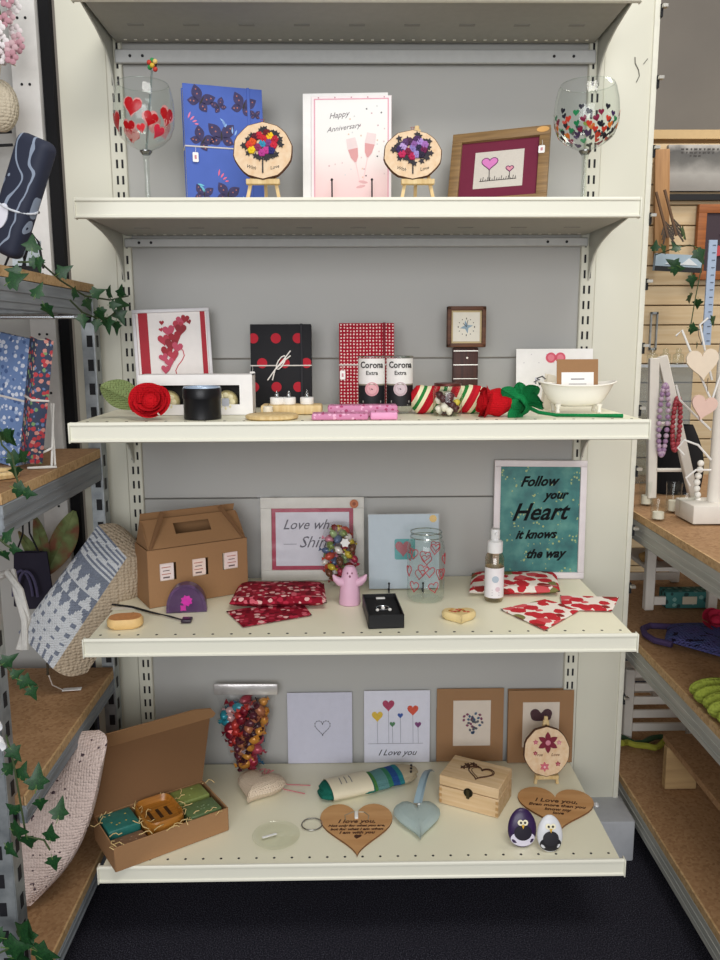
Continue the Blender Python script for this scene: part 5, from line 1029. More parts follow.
# ---------------------------------------------------------------- soft cushions
def softbox(mbx, P4, off, mf, ms, nu=24, nv=36, bulge=.02, bow=(0, 0, 0)):
    """padded block: front face through 4 world corners, extruded by off"""
    P4 = [Vector(p) for p in P4]; off = Vector(off); n = off.normalized()
    bow = Vector(bow)
    def q(u, v): return P4[0]*(1-u)*(1-v)+P4[1]*u*(1-v)+P4[2]*u*v+P4[3]*(1-u)*v+bow*u*math.sin(math.pi*v)
    c = q(.5, .5)
    def inset(u, v, k): p = q(u, v); e = max(abs(2*u-1), abs(2*v-1)); return c+(p-c)*(1-k*e**4)
    def fr(u, v): e = (1-abs(2*u-1)**2.5)*(1-abs(2*v-1)**2.5); return inset(u, v, .04)-n*bulge*e
    def bk(u, v): e = (1-abs(2*u-1)**2.5)*(1-abs(2*v-1)**2.5); return inset(u, v, .04)+off+n*bulge*e
    mbx.grid(fr, nu, nv, mf); mbx.grid(bk, nu, nv, ms)
    ring = [(i/nu, 0) for i in range(nu)]+[(1, j/nv) for j in range(nv)]+[(1-i/nu, 1) for i in range(nu)]+[(0, 1-j/nv) for j in range(nv)]
    m = len(ring); K_ = 8
    def sd(a, w_): u, v = ring[int(round(a*m)) % m]; p = inset(u, v, .04); d = (p-c).normalized(); return p+off*w_+d*bulge*.7*math.sin(math.pi*w_)
    mbx.grid(sd, m, K_, ms, closeu=True)
wkA = knit('white_wool', '#bfc3c8', '#d2d5d8', 210); wkB = knit('slate_wool', '#6e7580', '#80889a', 210); wkC = knit('oat_wool', '#ad9c86', '#c2b29b', 150, None, 1)
def pat(i, j, nu=36, nv=60):
    u = (i+.5)/nu; v = (j+.5)/nv
    if v > .76: return wkB if ((v-.76)*26+.6*u) % 1 < .42 else wkA
    if v > .72: return wkB
    if v > .38:
        r_ = (v-.38)/.34*3; c_ = (u*4) % 1; return wkB if abs(c_-.5)*2 > 1-(r_ % 1) else wkA
    if v > .08: a_ = (u*5) % 1; b_ = ((v-.08)*13) % 1; return wkB if (.3 < a_ < .7 and .3 < b_ < .65) else wkA
    return wkB if (u*6) % 1 < .35 else wkA
Pc = [on(16, 634, 1, .16), on(52, 672, 1, .145), on(129, 556, 1, .22), on(99, 522, 1, .25)]
cc = sum(Pc, Vector())/4
o = thing('knitted_cushion', 'grey and white knitted cushion with triangle pattern, on the left rack', 'cushion', (cc.x, cc.y, .463))
mb = MB(); T_ = Matrix.Translation(-o.location); offv = Vector((.052, .045, -.028))
mb.M = T_; softbox(mb, Pc, offv, lambda i, j: pat(i, j), wkC, 36, 60, .016); mb.build('cushion_cover', o)
mb = MB(); mb.M = T_; q0 = on(49, 676, 1, .15); q1 = on(63, 690, 2, .466); mb.tube([q0, (q0+q1)/2+Vector((-.008, 0, -.004)), q1], .0012, K('#e4e0da'), 5); mb.build('tag_string', o)
mb = MB(); mb.M = Matrix.Translation(q1-Vector(o.location)); mb.box((.018, 0, .0006), (.038, .013, .0012), paperw, M=TR(0, 0, 0, 0, 0, R(8))); mb.build('price_tag', o)
pinkw = knit('speckled_pink_wool', '#d3bdb4', '#e2cfc6', 190, ('#5c4b50', .68), 1)
Pc = [on(-70, 925, 1, -.05), on(31, 908, 1, -.03), on(104, 764, 1, .02), on(22, 770, 1, .05)]
cc = sum(Pc, Vector())/4; o = thing('crochet_cushion', 'pinkish cream crochet cushion with dark flecks on the lowest left rack shelf', 'cushion', (cc.x, cc.y, .126))
mb = MB(); mb.M = Matrix.Translation(-o.location); softbox(mb, Pc, Vector((-.02, .06, .045)), pinkw, pinkw, 26, 36, .03, (.022, -.01, -.02)); mb.build('cushion_cover', o)
# ---------------------------------------------------------------- left rack things
def obox(label, name, cat, px, py0, py1, wpx, Y, mat, zb, rx=0, ry=0, rz=0, d=.02, grp=None, deco=None):
    a = on(px-wpx/2, py0, 1, Y); b = on(px+wpx/2, py1, 1, Y); w_, h = b.x-a.x, a.z-zb
    o = thing(name, label, cat, ((a.x+b.x)/2, Y, zb), (rx, ry, rz), grp); return o, w_, h
fl1 = spots('blue_white_floral', '#6f88b4', [(0, '#d3d9e6'), (.55, '#a9b9d6'), (.8, '#4e6592')], 105, .42)
fl2 = spots('dark_multi_floral', '#40485e', [(0, '#b5434a'), (.3, '#c98a80'), (.5, '#6a7fa8'), (.7, '#c9b9a8'), (.88, '#7a9a6a')], 115, .48)
def cloth_book(label, p0, p1, wpx, Y, mat, dep, rz, zb, strap=True, tagc=None):
    a = on(p0[0], p0[1], 1, Y); b = on(p1[0], p1[1], 1, Y); h = (b-a).length; tilt = math.atan2(b.x-a.x, b.z-a.z); w_ = wpx*(a-CAM).length/FPX
    o = thing('fabric_notebook', label, 'notebook', (a.x, Y, max(a.z, zb)+.002), (R(-6), tilt, rz), 'fabric covered notebooks on the left rack')
    mb = MB(); mb.box((0, -dep/2-.001, h/2), (w_, .003, h), mat, .0013); mb.box((0, dep/2+.001, h/2), (w_, .003, h), mat, .0013); mb.box((w_/2-.0015, 0, h/2), (.003, dep+.004, h), mat, .0013); mb.build('cover', o)
    mb = MB(); mb.box((-.002, 0, h/2), (w_-.008, dep-.001, h-.006), K('#e4dfd6', .8)); mb.build('pages', o)
    if strap: mb = MB(); mb.box((0, 0, h*.52), (w_+.003, dep+.008, .004), K('#d9d3cc'), .001, 1); mb.build('tie_string', o)
    return o, w_, h
cloth_book('blue and white floral fabric notebook at the left frame edge, on the rack', (-2, 462), (12, 336), 52, .12, fl1, .022, R(-18), .955)
cloth_book('dark multicoloured floral fabric notebook standing beside the blue one', (31, 462), (42, 339), 20, .07, fl2, .024, R(-52), .955)
o = thing('wire_easel', 'small white wire easel propping the floral notebooks', 'stand', (on(46, 462, 1, .10).x, .10, .957))
for pts in (((-.012, -.05, .001), (.02, -.03, .001), (.012, .02, .10)), ((.03, -.04, .001), (.022, -.02, .001), (.008, .02, .10)), ((-.012, -.05, .001), (.03, -.04, .001)), ((.0, -.03, .02), (.02, -.022, .03))):
    mb = MB(); mb.tube([Vector(p_)*1.1 for p_ in pts], .0022, K('#dedcd6', .4), 6); mb.build('wire', o)
navy = NT('navy_print'); navy.set(.7); _n = navy.n('ShaderNodeTexWave'); _n.inputs['Scale'].default_value = 12; _n.inputs['Distortion'].default_value = 14; navy.l(navy.tc.outputs['Object'], _n.inputs[0]); navy.col(navy.mix(navy.math('GREATER_THAN', _n.outputs['Fac'], .93), lin('#20263a'), lin('#8793a6'))); navy = navy.m
a = on(4, 262, 1, -.05); b = on(44, 144, 1, -.05); dv = b-a
o = thing('rolled_notebook', 'thick navy patterned notebook tied with cord, on the top left shelf', 'notebook', (a.x, -.05, 1.318), (R(-4), math.atan2(dv.x, dv.z), R(-20))); L = dv.length*.97
mb = MB(); mb.box((0, 0, L/2), (.062, .036, L), navy, .014, 5); mb.build('cover', o)
mb = MB(); mb.tube([(.033*math.cos(t*.35), .021*math.sin(t*.35), L*.42+.008*math.sin(t*.35)) for t in range(18)], .0018, K('#c9cdd4'), 6, closed=True); mb.build('cord', o)
mb = MB(); mb.pris(circ(.011, 20, -.008, L*.30, .02), -.0195, -.018, K('#dcdce6')); mb.build('oval_tag', o)
o = thing('wire_stand', 'black wire book stand on the top left shelf, under the navy notebook', 'stand', (on(22, 262, 1, -.02).x, -.02, 1.297))
for pts in (((-.03, 0, .002), (-.015, .02, .05), (-.005, .02, .04), (.005, 0, .002)), ((.0, 0, .002), (.012, .02, .06), (.022, .02, .045), (.034, 0, .002)), ((-.03, -.02, .002), (.034, -.02, .002))): mb = MB(); mb.tube(pts, .002, dark, 6); mb.build('wire', o)
p = on(26, 258, 1, .10); o = thing('picture_card', 'small card with pale blue and dark bands behind the wire stand', 'card', (p.x, .10, 1.297), (R(-8), 0, 0)); mb = MB(); mb.box((0, 0, .03), (.05, .003, .06), K('#c3cfd6')); mb.box((0, -.002, .008), (.05, .001, .016), K('#1c1e22')); mb.build('card_panel', o)
# things hanging at the top left
for z in (on(5, 133, 1, .37).z, on(5, 146, 1, .37).z):
    o = thing('display_hook', 'black display hook on the left bay, %s' % ('upper of two' if z > on(5, 140, 1, .37).z else 'lower of two'), 'hook', (-.76, .38, z)); mb = MB(); mb.tube([(0, .015, 0), (0, -.10, 0), (.03, -.14, .0), (.055, -.16, .004)], .003, dark, 6); mb.tube([(-.06, -.02, -.006), (.06, -.02, 0)], .003, dark, 6); mb.build('hook_rod', o)
p = on(6, 106, 1, .28); o = thing('woven_ornament', 'round cream woven ornament hanging at the upper left edge', 'ornament', (p.x, .28, p.z)); mb = MB(); mb.ell((-.01, 0, 0), (.034, .026, .048), knit('cream_weave', '#b8ac96', '#cfc4ae', 170), nu=20, nv=12); mb.build('body', o); mb = MB(); mb.tube([(-.01, 0, .046), (-.01, .02, .09), (-.01, .09, .1)], .0015, K('#c9bfae'), 5); mb.build('hanging_cord', o)
p = on(10, 158, 1, .18); o = thing('string_tag', 'white paper tag on a looped string hanging from the left hooks', 'tag', (-.712, .222, on(5, 133, 1, .37).z-.060)); mb = MB(); mb.pris(rrect(.020, .034, .006, 4), -.001, .001, paperw); mb.build('tag_paper', o); mb = MB(); mb.tube([(0, 0, .017), (-.004, .002, .03), (.002, .004, .062), (.010, .01, .058), (.002, .004, .022)], .001, K('#e9e6e0'), 5); mb.build('string', o)
blos = spots('blossom_cluster', '#d9cfd2', [(0, '#efe6ea'), (.4, '#d7a9b4'), (.7, '#5d6a50'), (.85, '#f0ecee')], 90, .5)
p = on(4, 20, 1, .25); o = thing('blossom_garland', 'pink and white artificial blossom garland at the top left corner', 'garland', (p.x-.01, .25, p.z)); r2 = random.Random(31)
for k in range(34):
    mb = MB(); x, y, z = r2.uniform(-.04, .028), r2.uniform(-.03, .03), r2.uniform(-.075, .06); c_ = K(r2.choice(['#d9cfd0', '#c9a9ae', '#e2dcdc', '#b98a94']), .8)
    for q in range(5): mb.ell((x+.008*math.cos(q*1.257), y, z+.008*math.sin(q*1.257)), (.006, .003, .006), c_, nu=7, nv=4)
    mb.build('blossom', o)
mb = MB(); mb.tube([(-.01, 0, -.09), (0, .01, 0), (-.01, 0, .09)], .004, K('#4a5a38'), 6); mb.build('stem', o)
# braided strap, dark bag, leaf, white scrap
p = on(12, 610, 1, -.05); bs = P('white_braid', '#cfcdc8', .8, 0, .15, 120, .6, 200)
o = thing('braided_strap', 'pale braided cord strap looped down beside the grey and white cushion', 'strap', (p.x, -.05, .464)); q = [on(x, y, 1, Y_)-Vector(o.location) for x, y, Y_ in ((-32, 690, .04), (-26, 620, .04), (-12, 584, .03), (2, 575, .02), (10, 572, 0), (18, 590, -.02), (26, 620, -.04), (22, 650, -.06))]
for k in (-1, 1): mb = MB(); mb.tube([v_+Vector((.005*k*math.cos(i*1.8), .005*k*math.sin(i*1.8), 0)) for i, v_ in enumerate(q)], .006, bs, 8); mb.build('cord', o)
dk = P('dark_purple_felt', '#262232', .85, 0, .15, 60)
zb_ = on(34, 606, 1, .25).z; p = on(33, 590, 1, .25); o = thing('dark_handbag', 'dark purple bag with looped handles hanging behind the grey and white cushion', 'bag', (p.x, .25, zb_)); hz = on(34, 552, 1, .25).z-zb_
for nm, yo in (('bag_front', 0), ('bag_back', .004)): mb = MB(); mb.grid(lambda u, v: ((u-.5)*.085*(1-.2*v), (-.02 if yo == 0 else .016)*math.sin(math.pi*u)*(1-.6*v)+yo, hz*v), 14, 10, dk); mb.build(nm, o)
for k in (0, 1): mb = MB(); mb.tube([(-.012+.012*k+.020*math.cos(math.pi-math.pi*t/10), -.024-.005*k, hz*.25+.055*math.sin(math.pi*t/10)) for t in range(11)], .003, P('strap_%d' % k, '#4a4562', .8), 6); mb.build('handle', o)
mb = MB(); mb.tube([(-.03, 0, hz*.95), (-.012, .0, hz+.04), (-.005, 0, .90-zb_), (.004, 0, .90-zb_), (.002, 0, hz+.04), (.02, 0, hz*.95)], .002, dark, 6); mb.build('hanging_cord', o)
p = on(45, 560, 1, .28); o = thing('dried_leaf', 'large green and rust artificial leaf standing under the second left shelf', 'artificial leaf', (p.x, .28, .690), (0, R(4), 0))
grl = NT('green_rust_leaf'); grl.set(.7); grl.col(grl.ramp(grl.noise(24, 3), [(.35, '#7a4a34'), (.5, '#6c7a48'), (.7, '#96a46c')], False)); grl = grl.m
for k, (ry, ln, wd) in enumerate(((20, .15, .055), (-12, .13, .03), (-30, .11, .025))): cleaf(o, (0, 0, 0), ln, wd, R(-8), R(ry), R(10*k), grl)
mb = MB(); mb.tube([(0, .002, .01), (0, .01, -.227)], .003, K('#4c4436'), 6); mb.build('stem', o)
p = on(4, 492, 1, -.02); o = thing('wooden_ring', 'flat wooden ring lying at the left end of the second shelf', 'ring', (p.x, -.04, .957)); mb = MB(); mb.lathe([(.022, 0), (.034, 0), (.036, .006), (.034, .011), (.022, .011), (.020, .006), (.022, 0)], pine, 28); mb.build('ring', o)
p = on(2, 718, 1, -.19); o = thing('lace_doily', 'scrap of white lace hanging over the left rack post', 'lace', (p.x-.012, -.235, p.z)); mb = MB(); mb.grid(lambda u, v: ((u-.5)*.06+.008*math.sin(v*9), -.004*math.sin(u*14)-.01*v, (v-.5)*.05+.006*math.sin(u*17)), 16, 10, K('#e4e4e6', .8)); mb.grid(lambda u, v: ((u-.5)*.06+.008*math.sin(v*9), .002-.004*math.sin(u*14)-.01*v, (v-.5)*.05+.006*math.sin(u*17)), 16, 10, K('#e4e4e6', .8)); mb.build('lace', o)
# ---------------------------------------------------------------- ivy
ivy_l = NT('ivy_leaf'); ivy_l.set(.45); ivy_l.col(ivy_l.ramp(ivy_l.noise(45, 3), [(.35, '#0c2614'), (.55, '#17441f'), (.75, '#3f7438')], False)); ivy_l = ivy_l.m
IV = [(0, 0), (.10, -.10), (.30, -.06), (.28, .10), (.52, .22), (.34, .38), (.22, .48), (.12, .78), (0, 1.05), (-.12, .78), (-.22, .48), (-.34, .38), (-.52, .22), (-.28, .10), (-.30, -.06), (-.10, -.10)]
mb = MB(); n_ = len(IV); vs = [(x, .12*abs(x)+.10*z*z, z) for x, z in IV]+[(0, -.03, .35)]; mb.add(vs, [[i, (i+1) % n_, n_] for i in range(n_)], ivy_l); mb.add([(x, y+.025, z) for x, y, z in vs], [[i, (i+1) % n_, n_] for i in range(n_)], ivy_l)
mb.tube([(0, .01, .2), (0, .0, 0), (0, .05, -.25)], .02, K('#5c7a3c'), 5)
ivy_proto = mb.build('ivy_leaf', None); ivy_mesh = ivy_proto.data; bpy.data.objects.remove(ivy_proto)
def ivy(label, pts, leaves, seed, stem=.0016, extra=0):
    """pts: stem through (px, py, Y); leaves: (px, py, Y, size px, spin deg)"""
    r2 = random.Random(seed); W_ = [on(x, y, 1, Y_) for x, y, Y_ in pts]; o = thing('ivy_garland', label, 'artificial ivy', W_[0])
    mb = MB(); mb.M = Matrix.Translation(-W_[0]); mb.tube(W_, stem, K('#3c4a2a', .7), 6); mb.build('vine', o)
    for x, y, Y_, s_, sp in leaves:
        l_ = bpy.data.objects.new('ivy_leaf', ivy_mesh); C.objects.link(l_); l_.parent = o; q = on(x, y, 1, Y_); sc_ = .9*s_*(q-CAM).length/FPX
        l_.location = q-W_[0]; l_.rotation_euler = (R(r2.uniform(-35, 25)), R(sp), R(r2.uniform(-40, 40))); l_.scale = (sc_,)*3
    return o
ivy('artificial ivy trailing along the top left shelf edge', ((18, 262, -.1), (40, 262, -.08), (60, 280, .02), (85, 296, .12), (110, 300, .24), (128, 296, .33)),
    ((32, 250, -.12, 20, 10), (38, 258, -.12, 15, 170), (58, 274, -.02, 17, 60), (30, 262, -.12, 14, 90), (8, 283, -.21, 22, 60), (20, 272, -.2, 15, -80), (72, 292, .04, 15, 110), (92, 294, .12, 15, 70), (86, 300, .14, 14, 150), (108, 296, .2, 14, 40), (116, 303, .24, 16, 100), (120, 296, .3, 13, 20), (35, 296, -.2, 17, 20), (44, 305, -.2, 17, 170), (100, 308, .2, 13, 170)), 1)
ivy('artificial ivy hanging below the top left shelf near the post', ((70, 300, .1), (82, 312, .13), (96, 318, .18), (108, 318, .22), (118, 310, .28)),
    ((82, 315, .13, 15, 180), (96, 312, .18, 15, 160), (97, 320, .18, 13, 190), (107, 318, .22, 17, 175), (118, 310, .26, 17, 160), (116, 322, .26, 14, 185), (110, 305, .22, 12, 90)), 2)
ivy('artificial ivy on the second left shelf beside the floral notebooks', ((-5, 420, -.1), (2, 445, -.12), (12, 455, -.14), (16, 475, -.16), (20, 490, -.18)),
    ((3, 432, -.1, 20, 150), (8, 458, -.12, 20, 100), (20, 458, -.12, 16, 60), (16, 468, -.14, 15, 180), (14, 488, -.2, 20, 110), (4, 440, -.1, 17, 40), (24, 492, -.2, 15, 100)), 3)
ivy('artificial ivy sprig beside the rack post below the second left shelf', ((-5, 535, -.2), (6, 545, -.2), (12, 548, -.2)), ((4, 540, -.2, 16, 30), (10, 548, -.2, 14, 100), (2, 552, -.2, 14, 170)), 4)
ivy('artificial ivy sprig by the bottom corner of the grey cushion', ((-5, 660, -.23), (8, 668, -.23), (18, 680, -.23), (26, 690, -.23)), ((3, 664, -.235, 17, 60), (20, 680, -.235, 18, 120), (30, 688, -.235, 15, 160), (12, 676, -.235, 13, 70)), 5)
ivy('artificial ivy strand climbing the left rack post over the crochet cushion', ((6, 735, -.235), (14, 765, -.24), (20, 800, -.24), (26, 836, -.24), (44, 840, -.24), (50, 850, -.24)),
    ((10, 748, -.24, 18, 150), (20, 778, -.24, 18, 20), (5, 772, -.24, 16, 60), (36, 788, -.24, 24, 10), (40, 800, -.24, 15, 180), (58, 818, -.24, 20, 20), (50, 840, -.24, 18, 10), (52, 858, -.24, 16, 170), (27, 838, -.24, 20, 180), (12, 830, -.24, 22, 80), (18, 812, -.24, 15, -40), (6, 846, -.24, 16, 120)), 6)
ivy('artificial ivy clump at the bottom left corner', ((-5, 955, -.26), (10, 948, -.26), (25, 942, -.26), (40, 952, -.26)), ((6, 948, -.26, 26, 80), (20, 938, -.26, 26, 30), (34, 950, -.26, 24, 110), (12, 958, -.26, 20, 140), (28, 944, -.26, 20, -20), (40, 958, -.26, 20, 130), (2, 938, -.26, 18, -60)), 7)
# ---------------------------------------------------------------- right rack things
Zr1, Zr2, Zr3 = .786, .491, .126
whp = P('distressed_white', '#dcd6cc', .7, 0, .08, 40)
# white A-frame jewellery stand
Yj = .50; o = thing('ladder_stand', 'white wooden A-frame stand hung with bead necklaces on the right rack', 'jewellery stand', (on(672, 505, 1, Yj).x, Yj, Zr1)); ox = Vector(o.location)
for nm, pts, w_ in (('leg', ((651, 498), (654, 358)), .022), ('leg', ((695, 506), (662, 356)), .022)):
    a = on(*pts[0], 1, Yj); b = on(*pts[1], 1, Yj); a.z = max(a.z, Zr1+.002); mb = MB(); mb.M = Matrix.Translation(-ox); d = b-a; M = Matrix.Translation(a) @ d.to_track_quat('Z', 'Y').to_matrix().to_4x4(); mb.box((0, 0, d.length/2), (w_ if True else w_, .016, d.length), whp, .002, 1, M=Matrix.Translation(a) @ Matrix.Rotation(math.atan2(d.x, d.z), 4, 'Y')); mb.build('leg', o)
for y_, x0, x1 in ((368, 655, 664), (424, 654, 677), (470, 652, 687)): a = on(x0, y_, 1, Yj+.02); b = on(x1, y_, 1, Yj+.02); mb = MB(); mb.M = Matrix.Translation(-ox); mb.tube([a, b], .005, whp, 6); mb.build('rung', o)
for lb, col_, x0, x1, yt, yb in (('purple and pink bead necklace hanging on the white A-frame', '#9a7a9c', 662, 669, 385, 455), ('dark red bead necklace hanging on the white A-frame', '#8a2a34', 675, 681, 398, 450)):
    a = on((x0+x1)/2, yt, 1, Yj-.02); b = on((x0+x1)/2, yb, 1, Yj-.02); o2 = thing('bead_necklace', lb, 'necklace', a, (0, 0, 0), 'bead necklaces'); ww_ = (x1-x0)*.0028/2
    mb = MB()
    for k in range(34):
        t = k/34*2*math.pi; r2 = random.Random(k); mb.ell((ww_*math.sin(t), 0, (b.z-a.z)*(1-math.cos(t))/2), .0062, K([col_, '#b9a0b4' if 'purple' in lb else '#a8444c'][k % 2], .3), nu=8, nv=6)
    mb.build('beads', o2)
# jewellery tree with wooden hearts
Yt = .34; p = on(705, 540, 1, Yt); o = thing('jewellery_tree', 'white wire jewellery tree on a white block base at the right edge', 'jewellery stand', (on(711, 540, 1, Yt).x, Yt, Zr1)); ox = Vector(o.location)
mb = MB(); mb.box((.0, 0, .022), (.13, .10, .040), whp, .003); mb.build('base_block', o)
mb = MB(); mb.tube([(0, 0, .03), (0, 0, .35), (.003, 0, .48)], [.015, .013, .006], whp, 12); mb.build('trunk', o)
for k, pp in enumerate((((711, 400), (700, 375), (690, 350), (682, 330), (676, 336)), ((712, 380), (705, 350), (700, 325), (708, 318)), ((711, 430), (695, 415), (680, 400), (676, 385)), ((711, 460), (698, 445), (684, 440), (678, 448), (684, 455)), ((712, 400), (722, 370), (730, 350)), ((711, 440), (725, 420), (735, 400)), ((711, 470), (696, 470), (686, 478), (690, 486)))):
    mb = MB(); mb.M = Matrix.Translation(-ox); mb.tube([on(x, y, 1, Yt-.03+.02*(k % 3)) for x, y in pp], .0024, K('#dedcd8', .35), 6); mb.build('branch', o)
for lb, px, py, s_, c_, r_ in (('cream wooden heart hanging highest on the white jewellery tree', 702, 352, 30, '#e2d2bc', -6), ('pinkish wooden heart hanging lower on the white jewellery tree', 706, 398, 24, '#dcbcae', 12)):
    q = on(px, py, 1, Yt-.055); hw = s_*(q-CAM).length/FPX; o2 = thing('hanging_heart', lb, 'ornament', q, (0, R(r_), 0), 'wooden hearts on the jewellery tree'); mb = MB(); mb.pris(heart(hw, hw*.95, 26, 0, -hw*.4), -.003, .003, K(c_, .7)); mb.build('heart_plaque', o2)
    mb = MB(); mb.tube([(0, 0, hw*.25), (-.004, .004, hw*.5), (.002, .02, hw*.75)], .0008, K('#5a4a40'), 5); mb.build('cord', o2)
q = on(697, 500, 1, .36); o2 = thing('bead_string', 'string of white beads hanging on the jewellery tree', 'necklace', q)
for k in range(9): mb = MB(); mb.ell((.003*math.sin(k), 0, -.03+.014*k), .0075, K('#e6e2da', .35), nu=10, nv=7); mb.build('bead', o2)
for k, (px, py, hp) in enumerate(((646, 505, 26), (673, 512, 30), (686, 518, 24), (658, 520, 20))):
    q = on(px, py, 2, Zr1); o2 = thing('glass_votive', ['small clear glass votive beside the panel edge on the right rack', 'clear stemmed glass votive under the white A-frame', 'clear glass votive nearest the white tree base', 'low clear glass votive at the front of the right rack shelf'][k], 'glassware', (q.x, q.y, Zr1+.001), group='clear glass votives'); hv = hp*.0022
    mb = MB(); mb.shell([(.0002, .002), (.014, .001), (.016, .004), (.018, hv), (.019, hv+.002)], glass, 20); mb.build('votive_glass', o2); mb = MB(); mb.lathe([(.012, .003), (.012, hv*.4), (0, hv*.4)], K('#e4dccb', .5), 16); mb.build('wax', o2)
q = on(676, 470, 1, .66); o2 = thing('black_display_bust', 'black velvet necklace bust behind the white A-frame', 'jewellery stand', (q.x, .66, Zr1+.001)); mb = MB()
hz = on(676, 425, 1, .66).z-Zr1; mb.grid(lambda u, v: ((u-.5)*.13*(1-.45*v+.3*math.sin(v*3.1)), -.03*math.sin(math.pi*u), hz*v), 12, 12, K('#141418', .95)); mb.grid(lambda u, v: ((u-.5)*.13*(1-.45*v+.3*math.sin(v*3.1)), .02*math.sin(math.pi*u)+.001, hz*v), 12, 12, K('#141418', .95)); mb.build('bust', o2)
q = on(666, 362, 1, .72); o2 = thing('perfume_rack', 'clear and silver glassware on a pale shelf at the foot of the slatwall', 'glassware', (q.x, .80, Zr1+.001)); hz = on(666, 366, 1, .80).z-Zr1
mb = MB(); mb.box((.03, 0, hz/2), (.15, .012, hz), clear('acrylic', '#dfe6ea', .12, .1, .6, .15, '#b8c0c6'), .002, 1); mb.build('acrylic_panel', o2); mb = MB(); mb.box((.03, -.01, hz), (.16, .06, .006), K('#b9bfc4', .3)); mb.build('shelf', o2)
for k in range(3): mb = MB(); mb.lathe([(.012, 0), (.014, .004), (.014, .026), (.007, .03), (.007, .042), (0, .043)], glass, 16, M=TR(-.01+.035*k, -.01, hz+.003)); mb.build('bottle', o2)
# pictures on the slatwall
Yw = 1.60
def wallpic(label, x0, y0, x1, y1, name='wall_picture', Y=Yw, fm=None, bw=.0, mat=None, cat='picture', rot=0):
    a = on(x0, y1, 1, Y); b = on(x1, y0, 1, Y); o = thing(name, label, cat, ((a.x+b.x)/2, Y-.012, a.z), (0, rot, 0)); w_, h = b.x-a.x, b.z-a.z
    if fm: frame(o, w_, h, bw, .022, fm)
    mb = MB(); mb.box((0, .001 if fm else 0, h/2), (w_-2*bw*.9, .01 if fm else .02, h-2*bw*.9), mat); mb.build('picture_panel', o); return o, w_, h
land = NT('misty_landscape'); land.set(.7); _z = land.n('ShaderNodeSeparateXYZ'); land.l(land.tc.outputs['Object'], _z.inputs[0]); nn = land.noise(14, 4)
land.col(land.ramp(land.math('ADD', land.math('MULTIPLY', _z.outputs[2], 3.5), land.math('MULTIPLY', nn, .25)), [(.15, '#8f8a84'), (.33, '#a8a49e'), (.48, '#6a6864'), (.58, '#5c5a58'), (.66, '#b6b2ac'), (.75, '#cfccc6')], False)); land = land.m
o, w_, h = wallpic('grey misty landscape canvas with a line of small black writing along its top', 664, 146, 735, 192, mat=land, name='canvas_print')
mb = MB()
for k, (z_, n_) in enumerate(((.9, 9), (.83, 8), (.76, 3))):
    for q_ in range(n_): mb.box((-w_*.30+.0155*q_+(.03 if k == 2 else 0), -.0107, h*z_), (.011-.003*((q_*7+k) % 3), .0006, .0055), K('#4a4644'))
mb.build('writing', o)
o, w_, h = wallpic('long black ledge below the misty canvas', 665, 195, 735, 201, mat=K('#1a1a1c', .5), name='picture_ledge', cat='ledge')
o, w_, h = wallpic('orange wooden frame around a dark plum picture with pink and white flowers', 692, 205, 745, 280, fm=wood('orange_oak', '#a8622c', '#8a4c20', 9, 0), bw=.03, mat=K('#3e3038'))
for k, (fx, fz, s_, c_) in enumerate(((.02, .62, .024, '#e9e4e0'), (.06, .60, .02, '#e6dcd6'), (.0, .38, .022, '#c04a4e'), (.04, .34, .02, '#d98a84'), (.08, .42, .022, '#e4d8d0'))): mb = MB(); mb.pris(star(s_, 6, .7, fx, fz*h, k), -.010, -.004, K(c_)); mb.build('painted_flower', o)
a = on(661, 262, 1, 1.56); b = on(656, 150, 1, 1.56)
o = thing('wooden_plank', 'tall narrow tan wooden plank leaning at the slatwall beside the panel edge', 'plank', (a.x, 1.56, a.z), (0, math.atan2(b.x-a.x, b.z-a.z)+R(3), 0)); mb = MB(); mb.box((.0, 0, (b-a).length/2), (.052, .02, (b-a).length), wood('tan_plank', '#b98a58', '#9c7044', 6, 2), .003); mb.build('board', o)
q = on(668, 238, 1, 1.50); o = thing('twig_bundle', 'pair of dark wooden sticks with feathery ends beside the tan plank', 'ornament', q, (0, R(-14), 0))
for k in range(2):
    mb = MB(); mb.tube([(.03*k, 0, 0), (.03*k-.012, 0, .16)], .005, K('#6e5138'), 6); mb.build('stick', o); mb = MB()
    for t in range(7): mb.tube([(.03*k, 0, .02+.006*t), (.03*k+.02*(-1)**t, 0, -.025+.008*t)], .003, K('#4a4038'), 4)
    mb.build('bristles', o)
o, w_, h = wallpic('tilted pale blue seascape card with a dark lower edge on the slatwall', 652, 255, 700, 272, name='seascape_card', Y=1.5, mat=K('#a9bcc9'), cat='card', rot=R(3)); mb = MB(); mb.box((0, -.011, h*.12), (w_, .002, h*.3), K('#26282a')); mb.pris([(-w_*.3, h*.4), (-w_*.1, h*.7), (.01, h*.45), (w_*.2, h*.8), (w_*.4, h*.4)], -.012, -.010, K('#e4e8ea')); mb.build('printed_band', o)
a = on(706, 345, 1, 1.2); b = on(706, 240, 1, 1.2); o = thing('measuring_strip', 'pale blue vertical strip with dark marks hanging right of the slatwall card', 'sign', (a.x, 1.2, a.z)); hz = b.z-a.z; mb = MB(); mb.box((0, 0, hz/2), (.026, .006, hz), K('#a9bad2', .4)); mb.build('strip', o); mb = MB()
for k in range(14): mb.box((.004, -.0034, hz*(.04+.07*k)), (.010, .001, .003), K('#5a6474'))
mb.build('marks', o)
a = on(652, 350, 1, 1.604); o = thing('metal_clip', 'grey metal frame clipped to the slatwall beside the panel edge', 'bracket', (a.x, 1.604, a.z)); hz = on(652, 312, 1, 1.604).z-a.z
for x in (-.010, .012): mb = MB(); mb.box((x, 0, hz/2), (.005, .01, hz), galv); mb.build('upright_bar', o)
